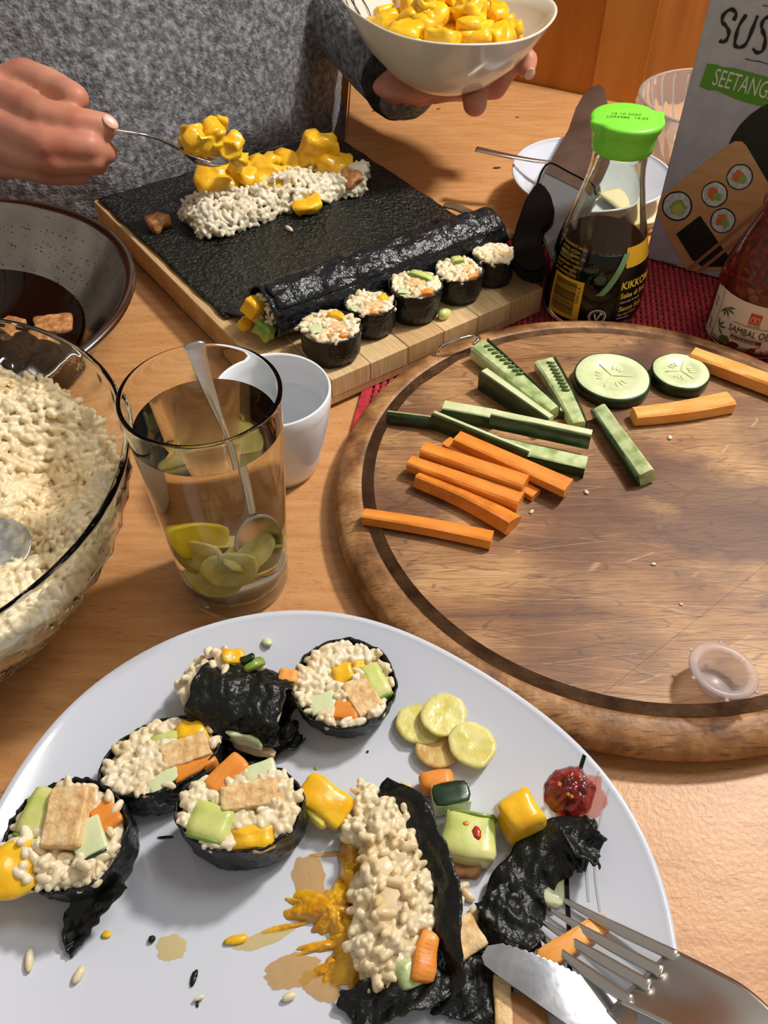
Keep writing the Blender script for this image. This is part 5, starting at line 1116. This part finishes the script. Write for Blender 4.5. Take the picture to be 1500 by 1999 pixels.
food('tofu_crumb', 'tiny tofu crumb wedged between mango and seaweed', 'tofu', 998, 1675, (.0040, .0035, .0030), tofu_brown, (0, 0, .5), 7, .002)
sc_ = pp(1112, 1545, 0); sm = thing('sambal_blob', 'dark red blob of chilli paste on the black stripe of the plate', 'sauce', (sc_.x, sc_.y, sc_.z)); sm['kind'] = 'stuff'
splat('paste', 1112, 1548, .0108, .0105, 0, .0062, sambal_m, sm, 3, .14, 60); splat('oil', 1130, 1556, .0115, .0100, .2, .0007, M('chilli_oil', (216, 100, 40), .08, alpha=.45), sm, 5, .18)
rr = random.Random(7)
obj('chilli_seeds', merge([(lambda m_: (m_.transform(Matrix.Translation((sc_.x + rr.uniform(-.006, .006), sc_.y + rr.uniform(-.006, .006), sc_.z + .0062)) @ Matrix.Rotation(rr.uniform(0, 3), 4, 'Z')), m_)[1])(lathe([(0, -.0003), (.0011, 0), (0, .0005)], 7)) for _ in range(4)]), M('chilli_seed', (196, 120, 40), .2), sm, world=True, kind='stuff')
food('cucumber_chunk', 'pale cucumber sliver sticking out under the folded seaweed, by the fork tips', 'cucumber', 1080, 1730, (.0085, .0160, .0045), cuc, (0, 0, -.25), 12, 0, .0012)
food('carrot_strip', 'orange carrot strip lying under the fork prongs', 'carrot', 1120, 1838, (.0340, .0080, .0055), carrot_pale, (0, 0, .50), 13, 0, .0015)
food('tofu_block', 'brown tofu block under the knife at the bottom edge', 'tofu', 1022, 1990, (.0180, .0180, .0045), M('soy_tofu', (176, 118, 62), .4, ramp=[(.3, (158, 100, 48)), (.7, (192, 138, 80))], ns=60), (0, 0, .1), 14, 0, .0012, .0004)
food('tofu_block', 'narrow pale tofu stick at the bottom edge beside the black seaweed', 'tofu', 982, 1955, (.0070, .0240, .0060), tofu_m, (0, 0, -.08), 15, 0, .0012, .0006)
def scrap(label, pts, wf, seed, curl=.003, up=None, amp=.0028):
    c = pts[len(pts) // 2]; t_ = thing('nori_scrap', label, 'seaweed', tuple(c - V((0, 0, .002))), group='seaweed scraps on the plate')
    torn(t_, 'leaf', pts, wf, nori, seed, curl, 34, 10, up, amp=amp); return t_
s1 = scrap('wide folded black seaweed scrap reaching from the knife towards the plate edge', [pp(985, 1850, .0030), pp(1000, 1790, .0075), pp(1015, 1730, .0085), pp(1060, 1670, .0095), pp(1115, 1640, .0100), pp(1160, 1650, .0070)], lambda t: .0125 - .002 * t, 21, -.003)
torn(s1, 'fold', [pp(1120, 1612, .014), pp(1140, 1650, .013), pp(1172, 1668, .009)], lambda t: .0070, nori, 23, .003)
torn(s1, 'fold', [pp(960, 1740, .0105), pp(990, 1780, .0115), pp(1040, 1850, .0080)], lambda t: .0080, nori, 24, -.002)
scrap('flat black seaweed scrap left of the knife at the bottom edge', [pp(915, 1850, .0030), pp(915, 1910, .0050), pp(908, 1990, .0045)], lambda t: .0125, 25, -.002)

# ================================================================ FORK AND KNIFE
FK = thing('fork', 'steel fork resting on the right side of the dinner plate, prongs inward', 'fork', tuple(pp(1200, 1850, .008)))
tips = [((1086, 1748), .0120), ((1072, 1774), .0115), ((1055, 1797), .0112), ((1045, 1820), .0112)]
roots = [((1322, 1868), .0290), ((1292, 1898), .0290), ((1268, 1925), .0290), ((1232, 1955), .0290)]
upf = V((-.25, -.15, 1)).normalized(); roots3 = []
for (tpx, tz), (rpx, rz2) in zip(tips, roots):
    a_, c_ = at(*tpx, tz), at(*rpx, rz2); m_ = a_.lerp(c_, .5) + V((0, 0, -.0018)); q = smooth_pts([a_, m_, c_], 10); k = len(q)
    secs = [[(x * (.0007 + .0015 * min(1, i / (k * .55))), y * (.0004 + .0006 * min(1, i / (k * .4)))) for x, y in ((-1, -.5), (-.7, -1), (.7, -1), (1, -.5), (1, .5), (.7, 1), (-.7, 1), (-1, .5))] for i in range(k)]
    obj('prong', loft(q, secs, upf), steel, FK, world=True); roots3.append(c_)
fdir = (roots3[1] + roots3[2] - at(1072, 1774, .0115) - at(1055, 1797, .0112)).normalized(); fdir.normalize()
fc = sum(roots3, V()) / 4; sx = (roots3[0] - roots3[3]); fw_ = sx.length / 2 + .0022; sx.normalize()
def palm(u, v):
    x = u; L_ = .052 * x; wv = fw_ * (1 - .16 * x - .55 * max(0, (x - .45) / .55) ** 1.6); s = (2 * v - 1)
    return fc - fdir * .004 + fdir * L_ + sx * (s * wv) + V((0, 0, .0050 * math.sin(x * 2.6) - .0030 * (1 - s * s) * (1 - x)))
obj('fork_head', grid(palm, 24, 16, .0016), steel, FK, world=True)
e_ = palm(1, .5); hpts = smooth_pts([e_ - fdir * .004, e_ + fdir * .03 + V((0, 0, .004)), e_ + fdir * .09 + V((0, 0, .002)), e_ + fdir * .13 - V((0, 0, .004))], 8); k = len(hpts)
obj('handle', loft(hpts, [[(x * (.0036 + .0050 * (i / k) ** 1.5), y * .0014) for x, y in ((-1, -.5), (-.7, -1), (.7, -1), (1, -.5), (1, .5), (.7, 1), (-.7, 1), (-1, .5))] for i in range(k)], V((0, 0, 1))), steel, FK, world=True)

kz = .0185
KN = thing('table_knife', 'steel table knife with a serrated edge lying across the bottom of the plate', 'knife', tuple(pp(1080, 1920, .006)))
kpx = [(940, 1868), (952, 1848), (975, 1843), (1020, 1855), (1080, 1880), (1150, 1915), (1230, 1955), (1330, 2010), (1430, 2070), (1420, 2180), (1300, 2130), (1180, 2050), (1090, 1990), (1020, 1940), (970, 1905), (945, 1885)]
kn0 = at(940, 1868, kz); kvec = (at(1330, 2060, kz + .004) - kn0).normalized(); kside = V((-kvec.y, kvec.x, 0)).normalized(); kup = (kvec.cross(V((-kside.x, -kside.y, 0)))).normalized()
if kup.z < 0: kup = -kup
kc = at(1130, 1935, kz); kup = ((CP - kc).normalized() + (V((.52, .40, 1.75)) - kc).normalized()).normalized()   # blade lies tipped towards the added fill light
pts3 = [onplane(x, y, kn0, kup) for x, y in kpx]
top_e = pts3[2:8]; ser = []
for a_, c_ in zip(pts3[2:8], pts3[3:9]):
    L_ = (c_ - a_).length; m_ = max(2, int(L_ / .00115)); 
    for i in range(m_):
        p = a_.lerp(c_, i / m_); ser.append(p + (kside if (p + kside * .01 - pts3[12]).length > (p - pts3[12]).length else -kside) * (.00035 if i % 2 else -.00025))
outl = pts3[:2] + ser + pts3[8:]
b = bmesh.new(); f_ = b.faces.new([b.verts.new(p) for p in outl]); r_ = bmesh.ops.extrude_face_region(b, geom=[f_])
for v in [g for g in r_['geom'] if isinstance(g, bmesh.types.BMVert)]: v.co += kup * .0014
bmesh.ops.recalc_face_normals(b, faces=b.faces); obj('blade', b, knife_m, KN, world=True)
ke = onplane(1430, 2130, kn0, kup); ob_ = smooth_pts([ke - kvec * .006, ke + kvec * .04, ke + kvec * .11], 6)
obj('handle', loft(ob_, [[(x * .0085, y * .0032) for x, y in ((-1, -.5), (-.7, -1), (.7, -1), (1, -.5), (1, .5), (.7, 1), (-.7, 1), (-1, .5))] for _ in ob_]), chrome, KN, world=True)

# ================================================================ BACK OF THE TABLE
# white soup bowl with a spoon in it
WB = at(1152, 338, .034); WB = V((WB.x, WB.y, 0))
wb = thing('white_bowl', 'white porcelain bowl at the back of the table behind the soy bottle', 'bowl', (WB.x, WB.y, .0005))
wprof = [(0, .003), (.026, .002), (.028, 0), (.032, .001), (.044, .010), (.058, .023), (.0670, .0325)] + rimarc(.0690, .0340, .0024) + [(.0645, .0320), (.056, .024), (.042, .012), (.026, .0055), (0, .005)]
obj('dish', lathe(wprof, 80, fr=lambda r, z, t: r * (1 + .03 * math.cos(3 * t + .4))), porcelain, wb)
sq = [at(930, 291, .046), at(985, 303, .044), at(1040, 313, .040), at(1085, 318, .034), at(1120, 325, .022)]
sp2 = thing('spoon', 'steel spoon whose handle sticks out left of the white bowl', 'spoon', tuple(sq[-1])); q_ = smooth_pts(sq, 8)
obj('handle', loft(q_, [[(x * (.0045 - .0022 * min(1, i / 20)), y * .0011) for x, y in ((-1, -.5), (-.7, -1), (.7, -1), (1, -.5), (1, .5), (.7, 1), (-.7, 1), (-1, .5))] for i in range(len(q_))]), steel, sp2, world=True)
e_ = sq[-1]; dv = (V((WB.x + .004, WB.y - .004, .012)) - e_); Lv = dv.length; dv.normalize(); sv = dv.cross(V((0, 0, 1))).normalized(); uv_ = sv.cross(dv)
obj('spoon_bowl', grid(lambda a, c: e_ + dv * ((1 + a * math.cos(6.2832 * c)) * .5 * Lv) + sv * (.012 * a * math.sin(6.2832 * c)) - uv_ * (.003 * (1 - a * a)), 8, 24, .0008), steel, sp2, world=True)
# big knife across the bowl
kb = [at(1022, 530, .032), at(1098, 352, .046), at(1172, 178, .050)]
bk = thing('kitchen_knife', 'large kitchen knife with a black and grey handle leaning across the white bowl', 'knife', tuple(at(1040, 500, .028)))
bd1 = (kb[2] - kb[1]).normalized(); bs_ = bd1.cross(V((-.35, -.55, .75))).normalized(); bn = bs_.cross(bd1).normalized()
if bn.z < 0: bn = -bn
bp0 = at(1108, 345, .047)
def bpx(x, y, off=0): return onplane(x, y, bp0, bn) + bn * off
def plate_px(pts, th, off=0):
    b = bmesh.new(); f_ = b.faces.new([b.verts.new(bpx(x, y, off)) for x, y in pts]); r_ = bmesh.ops.extrude_face_region(b, geom=[f_])
    for v in [g for g in r_['geom'] if isinstance(g, bmesh.types.BMVert)]: v.co += bn * th
    bmesh.ops.recalc_face_normals(b, faces=b.faces); 
    return b
obj('blade', plate_px([(1066, 345), (1078, 318), (1110, 262), (1125, 218), (1140, 192), (1155, 178), (1170, 172), (1180, 180), (1186, 205), (1192, 250), (1188, 300), (1170, 350), (1145, 385)], .0016, .002), blade_m, bk, world=True)
def rounded(pts, th, off, mat, name, bev=.0012, label=None):
    b = plate_px(pts, th, off); bmesh.ops.bevel(b, geom=list(b.edges), offset=bev, segments=2, affect='EDGES', clamp_overlap=True)
    for f_ in b.faces: f_.smooth = False
    return obj(name, b, mat, bk, world=True, label=label)
rounded([(1066, 332), (1076, 326), (1150, 366), (1160, 384), (1142, 428), (1118, 470), (1094, 500), (1078, 512), (1060, 470), (1052, 400), (1052, 370)], .0060, -.003, grey_pl, 'grip_insert', .0012, 'grey handle side')
obj('insert_outline', tube([bpx(x, y, .0034) for x, y in smooth_pts([(1055, 362, 0), (1062, 338, 0), (1076, 327, 0), (1110, 342, 0), (1148, 365, 0), (1158, 382, 0)], 4) for x, y in ((x, y),)] if False else [bpx(q.x, q.y, .0034) for q in smooth_pts([(1050, 368, 0), (1060, 340, 0), (1076, 327, 0), (1110, 344, 0), (1146, 364, 0), (1158, 384, 0)], 5)], .0010, 6), black_pl, bk, world=True)
rounded([(1046, 372), (1062, 372), (1076, 392), (1084, 422), (1080, 448), (1062, 466), (1056, 486), (1066, 512), (1070, 532), (1058, 546), (1036, 548), (1014, 540), (1000, 520), (1000, 490), (1010, 450), (1028, 400)], .0105, -.0035, black_pl, 'grip', .002)
# narrow brown metal blade of a small knife, behind the log
nb = thing('slim_knife_blade', 'slim brown-grey blade lying along the board edge behind the log end', 'utensil', tuple(at(930, 430, SZ + .012)))
q_ = smooth_pts([at(866, 402, SZ + .016), at(890, 404, SZ + .016), at(940, 428, SZ + .015), at(1005, 466, SZ + .012)], 8); k = len(q_)
obj('blade', loft(q_, [[(x * .0052 * min(1, .25 + i / 6) * (1 - .35 * i / k), y * .0011) for x, y in ((-1, -.5), (-.7, -1), (.7, -1), (1, -.5), (1, .5), (.7, 1), (-.7, 1), (-1, .5))] for i in range(k)]), M('dull_brown_metal', (112, 88, 68), .35, .4, ramp=[(.3, (92, 70, 52)), (.7, (136, 112, 90))], ns=60), nb, world=True)
# ribbed glass bowl at the back right
RG = at(1300, 300, .0); RG = V((RG.x + .012, RG.y - .0, 0)); RG = V((.305, .800, 0))
rg_ = thing('ribbed_glass_bowl', 'ribbed clear glass bowl behind the seaweed packet and green-capped bottle', 'bowl', (RG.x, RG.y, .0005))
op_ = dens([(0, 0), (.034, 0), (.046, .008), (.060, .026), (.069, .048), (.072, .060), (.0725, .062)], 3)
obj('bowl_wall', lathe(op_ + [(.0710, .0635), (.0690, .062), (.0665, .048), (.0575, .027), (.0435, .0105), (.032, .004), (0, .004)], 220, fr=lambda r, z, t: r + (.0026 * max(0, math.cos(t * 30)) if any(abs(r - a) < 1e-9 for a, _ in op_) and .003 < z < .060 else 0)), M('ribbed_glass', (252, 246, 238), .06, trans=.86, ior=1.4), rg_)
nk = thing('folded_napkin', 'cream folded napkin seen through and beside the soy bottle neck', 'napkin', tuple(at(1262, 385, .02)))
for i in range(3):
    c0 = at(1268 - i * 4, 400 - i * 6, .006 + i * .004)
    obj('fold', grid(lambda a, c: V((c0.x + (a - .5) * .060 * math.cos(.5) - (c - .5) * .07 * math.sin(.5), c0.y + (a - .5) * .060 * math.sin(.5) + (c - .5) * .07 * math.cos(.5), .0052 + i * .0035 + .0012 * math.sin(a * 5 + i) + .001 * nz((a, c, i), 2))), 12, 12, .0016), M('napkin_cream', (226, 208, 170), .8, bump=.2, bs=300), nk, world=True)

# ================================================================ PERSON
def capsule(b, p, q, r0, r1, n=14):
    p, q = V(p), V(q); 
    for c, r in ((p, r0), (q, r1)): bmesh.ops.create_icosphere(b, subdivisions=3, radius=r, matrix=Matrix.Translation(c))
    d = q - p; L_ = d.length; m = Matrix.Translation((p + q) / 2) @ d.to_track_quat('Z', 'Y').to_matrix().to_4x4()
    bmesh.ops.create_cone(b, cap_ends=True, segments=20, radius1=r0, radius2=r1, depth=L_, matrix=m)
def chain(b, pts): 
    for (p, r), (q, s) in zip(pts, pts[1:]): capsule(b, p, q, r, s)
def ell(b, c, s, rot=(0, 0, 0)): bmesh.ops.create_icosphere(b, subdivisions=4, radius=1, matrix=Matrix.LocRotScale(V(c), Euler(rot), V(s)))
def remesh(b, vox, sm=6, amp=0, fs=60, dec=None):
    me = bpy.data.meshes.new('r'); b.to_mesh(me); b.free(); o = bpy.data.objects.new('r', me); COL.objects.link(o)
    m = o.modifiers.new('r', 'REMESH'); m.mode = 'VOXEL'; m.voxel_size = vox; m.use_smooth_shade = True
    s = o.modifiers.new('s', 'SMOOTH'); s.factor = .5; s.iterations = sm
    dg = bpy.context.evaluated_depsgraph_get(); out = bpy.data.meshes.new_from_object(o.evaluated_get(dg)); bpy.data.objects.remove(o)
    if amp:
        nn = [v.normal.copy() for v in out.vertices]
        for v, n_ in zip(out.vertices, nn): v.co += n_ * amp * nz(v.co, fs)
    out.polygons.foreach_set('use_smooth', [True] * len(out.polygons)); return out
b = bmesh.new()
# right hand of the person (left in the picture) pinching the spoon
chain(b, [(P(-10, 178, .640), .015), (P(50, 150, .632), .0135), (P(112, 172, .618), .0112), (P(146, 192, .606), .0098)])       # thumb
chain(b, [(P(20, 195, .622), .0135), (P(88, 228, .600), .0122), (P(150, 240, .598), .0108), (P(205, 246, .604), .0092)])     # index
chain(b, [(P(0, 250, .615), .0130), (P(95, 284, .594), .0116), (P(170, 284, .600), .0104), (P(205, 296, .620), .0090)])       # middle
chain(b, [(P(0, 290, .618), .0125), (P(105, 312, .600), .0108), (P(175, 310, .608), .0100), (P(190, 318, .632), .0088)])      # ring
chain(b, [(P(5, 315, .628), .0112), (P(95, 334, .612), .0098), (P(150, 336, .622), .0090), (P(160, 328, .642), .0080)])     # little
wr1 = P(-95, 235, .70); el1 = V((-.50, .80, .16)); sh1 = V((-.44, 1.02, .40))
chain(b, [(P(-10, 205, .635), .024), (P(-5, 265, .630), .022), (P(0, 300, .635), .019)]); chain(b, [(P(-10, 205, .640), .022), (wr1, .024)]); chain(b, [(P(-5, 280, .640), .022), (wr1, .024)]); ell(b, P(60, 260, .635), (.024, .018, .026))
chain(b, [(wr1, .0255), (wr1.lerp(el1, .5), .034), (el1, .040), (sh1, .050)])
# left hand under the bowl
HBZ = .088; HB = V((.0507, .778, .140)); wr2 = atY(760, 140, .855)
chain(b, [(wr2, .0245), (atY(820, 158, .80), .021)]); ell(b, V((.025, .800, .074)), (.036, .028, .011), (0, 0, .2)); chain(b, [(wr2, .024), (V((.01, .805, .072)), .016)])
chain(b, [(V((.050, .795, .073)), .0115), (V((.098, .785, .078)), .0105), (atY(1010, 100, .785), .0098), (atY(1030, 118, .780), .0092), (atY(1028, 134, .775), .0080)])      # index, tip beside the rim
chain(b, [(V((.045, .790, .074)), .0118), (atY(915, 165, .785), .0112), (atY(927, 186, .765), .0108), (atY(927, 203, .752), .0103)])                                # middle
chain(b, [(V((.020, .790, .074)), .0110), (atY(820, 165, .790), .0108), (atY(845, 172, .785), .0098)])
el2 = V((-.11, 1.03, .15)); sh2 = V((-.15, 1.03, .40))
chain(b, [(wr2, .0255), (wr2.lerp(el2, .5), .034), (el2, .040), (sh2, .050)])
# trunk
ell(b, (-.29, 1.01, .26), (.17, .065, .25)); ell(b, (-.29, 1.01, -.05), (.16, .065, .26)); chain(b, [(sh1, .052), (V((-.29, 1.03, .44)), .06), (sh2, .052)]); chain(b, [(V((-.29, 1.03, .44)), .05), (V((-.28, 1.02, .56)), .048)])
pme = remesh(b, .0021, 5, .0008, 55)
person = obj('person', pme, skin, world=True, loc=(-.25, 1.0, -.3))
setp(person, 'person in a grey marl sweater spooning mango with one hand and holding a bowl', 'person')
# fingernails
def nail(c, nrm, along, s=(.0050, .0065, .0012)):
    n_ = V(nrm).normalized(); a_ = V(along); a_ = (a_ - n_ * a_.dot(n_)).normalized(); x_ = a_.cross(n_); M_ = Matrix((x_, a_, n_)).transposed().to_4x4(); M_.translation = V(c)
    m_ = blobmesh(*s, 3, 0, 1, 0); bmesh.ops.transform(m_, matrix=M_, verts=m_.verts); obj('fingernail', m_, nail_m, person, world=True)
nail(P(216, 238, .5975), (.55, -.5, .6), P(230, 250, .6) - P(205, 240, .6), (.0042, .0060, .0012))
nail(atY(1035, 144, .766), (.25, -.75, -.3), V((.3, -.1, -1)), (.0048, .0062, .0012))
# sweater
def sw_fold(v): return .0045 * nz(v * 1.0, 9) + .0022 * nz(v, 28)
b = bmesh.new()
def ringrow(z, lean, xl, xr, bk_, n=72):
    out = []
    for i in range(n):
        t = 2 * math.pi * i / n; c_, s_ = math.cos(t), math.sin(t); e = 3.0
        x = (xl + xr) / 2 + (xr - xl) / 2 * math.copysign(abs(c_) ** (2 / e), c_); f = abs(s_) ** (2 / e)
        y0 = 1.02; y = y0 + bk_ * f if s_ > 0 else y0 + (yline(x) + lean - y0) * f
        out.append(V((x, y, z)))
    return out
rows = [ringrow(z, ln_, -.60, xr, .08) for z, ln_, xr in ((-.34, .02, -.06), (-.20, .012, -.052), (-.10, .006, -.048), (-.03, .005, -.048), (.0035, .004, -.047), (.03, .004, -.044), (.06, .010, -.040), (.10, .022, -.036), (.15, .045, -.030), (.22, .08, -.034), (.30, .12, -.06), (.40, .16, -.08), (.46, .19, -.13), (.50, .22, -.20))]
vs = [v for r in rows for v in r]; n = 72; fs = [(j * n + i, j * n + (i + 1) % n, (j + 1) * n + (i + 1) % n, (j + 1) * n + i) for j in range(len(rows) - 1) for i in range(n)]
fs.append(tuple(reversed(range(n)))); fs.append(tuple(range((len(rows) - 1) * n, len(rows) * n)))
tm = mesh(vs, fs); b.from_mesh(tm)
chain(b, [(wr1.lerp(el1, .38), .041), (el1, .055), (sh1 - V((0, 0, .01)), .070)])
cf2 = atY(785, 150, .835); chain(b, [(cf2, .036), (wr2.lerp(el2, .45), .043), (el2 - V((0, .03, 0)), .055), (sh2 - V((0, 0, .01)), .065)])
sme = remesh(b, .0042, 6, 0)
nn = [v.normal.copy() for v in sme.vertices]
for v, n_ in zip(sme.vertices, nn): v.co += n_ * (sw_fold(v.co) + .0016 * nz(v.co, 75))
obj('sweater', sme, knit, person, world=True, label='grey marl knitted sweater')
cd_ = (wr2 - el2).normalized(); cuff0 = cf2
obj('cuff', tube([cf2 - cd_ * .012, cf2 + cd_ * .004, cf2 + cd_ * .016], [.0375, .0385, .0350], 40), knit_dark, person, world=True, label='dark ribbed cuff')

# ================================================================ HELD BOWL OF MANGO
hb = thing('mango_bowl', 'white flared bowl of mango held up by the person', 'bowl', (HB.x, HB.y, HB.z - .0575), (R(-1.5), R(3), R(10)))
hprof = [(0, .003), (.024, .0015), (.026, 0), (.030, .001), (.046, .010), (.064, .026), (.078, .044), (.0858, .0575), (.0868, .0592), (.0860, .0604), (.0838, .0590), (.0755, .044), (.0615, .028), (.044, .0135), (.026, .0065), (0, .0055)]
hfr = lambda r, z, t: r * (1 + .030 * math.cos(4 * t + .3) * (r / .087) ** 2)
hfz = lambda r, z, t: z + (.0035 * math.cos(2 * t) + .0018 * math.cos(4 * t)) * (r / .087) ** 3
obj('dish', lathe(dens(hprof, 2), 120, fr=hfr, fz=hfz), porcelain_b, hb)
mes = []
for i, a0 in enumerate((2.55, 2.68, 2.80, 2.98)):
    q = []
    for j in range(7):
        zz = .034 + .0225 * j / 6; rr0 = .0685 + (.0845 - .0685) * j / 6 - .0004; t = a0 + .10 * math.sin(j * .5) * (1 if i % 2 else -.5); r = hfr(rr0, zz, t); q.append((r * math.cos(t) * .985, r * math.sin(t) * .985, hfz(rr0, zz, t) + .001))
    mes.append(tube(q, .0005, 5))
obj('line_decoration', merge(mes), M('fine_dark_glaze', (70, 62, 50), .3), hb, kind='stuff')
Mh = wm(hb); rgb = random.Random(12); cnt = 0
labs = 'glossy mango chunk heaped in the hand-held white bowl'
for i in range(46):
    t = rgb.uniform(0, 6.283); q = math.sqrt(rgb.random()) * .060; x, y = q * math.cos(t) - .004, q * math.sin(t); z = .043 + .024 * (1 - (q / .062) ** 2) + rgb.uniform(-.004, .006)
    s = rgb.uniform(.014, .022); p = Mh @ V((x, y, z))
    o = obj('mango_chunk', chunk(s * 1.3, s, s * .75, .0035, .0048, 85, i, cuts=6), mango, loc=tuple(p), rot=(rgb.uniform(-.6, .6), rgb.uniform(-.6, .6), rgb.uniform(0, 3))); setp(o, labs, 'mango', 'mango chunks in the held bowl')
o = obj('mango_mass', blobmesh(.056, .056, .024, 3, .10, 1.5, 3), mangopulp, hb, loc=(0, 0, .036)); o['kind'] = 'stuff'

# serving spoon with mango over the ridge
g0 = P(214, 250, .605); n0 = at(352, 292, .0); 
nk_ = P(352, 292, .640); tp_ = P(440, 314, .665)
q_ = smooth_pts([P(120, 246, .606), P(190, 248, .604), P(236, 254, .608), P(290, 264, .618), P(330, 280, .632), nk_], 6); k = len(q_)
ds = thing('tablespoon', 'steel tablespoon loaded with mango, held over the rice ridge', 'spoon', tuple(nk_))
obj('handle', loft(q_, [[(x * (.0036 - .0018 * i / k), y * .0010) for x, y in ((-1, -.5), (-.7, -1), (.7, -1), (1, -.5), (1, .5), (.7, 1), (-.7, 1), (-1, .5))] for i in range(k)], V((0, 0, 1))), chrome, ds, world=True)
dv2 = (tp_ - nk_); L2 = dv2.length; dv2.normalize(); s2 = dv2.cross(V((0, 0, 1))).normalized(); u2 = s2.cross(dv2)
obj('spoon_bowl', grid(lambda a, c: nk_ + dv2 * ((1 + a * math.cos(6.2832 * c)) * .5 * L2) + s2 * (.0150 * a * math.sin(6.2832 * c) * (1 + .15 * math.cos(6.2832 * c))) - u2 * (.0075 * (1 - a * a)), 12, 36, .0009), chrome, ds, world=True)
gs = 'mango pieces on the raised spoon'
for i, (px, py, w_, s, ro, l_) in enumerate(((383, 274, .640, (.017, .015, .014), .2, 'bright mango piece nearest the handle on the raised spoon'), (414, 268, .645, (.013, .013, .019), .7, 'mango piece with a pointed tip in the middle of the raised spoon'),
        (434, 247, .650, (.006, .005, .014), .1, 'narrow pointed mango tip sticking up on the raised spoon'), (450, 284, .655, (.015, .013, .012), 1.2, 'mango piece at the tip of the raised spoon'), (464, 316, .680, (.010, .010, .018), .4, 'mango piece dropping from the spoon tip onto the ridge'))):
    o = obj('mango_piece', chunk(*[q * 1.3 for q in s], .004, .0045, 110, 40 + i, cuts=7), mango, loc=tuple(P(px, py, w_)), rot=(.2 * i, .3, ro)); setp(o, l_, 'mango', gs)
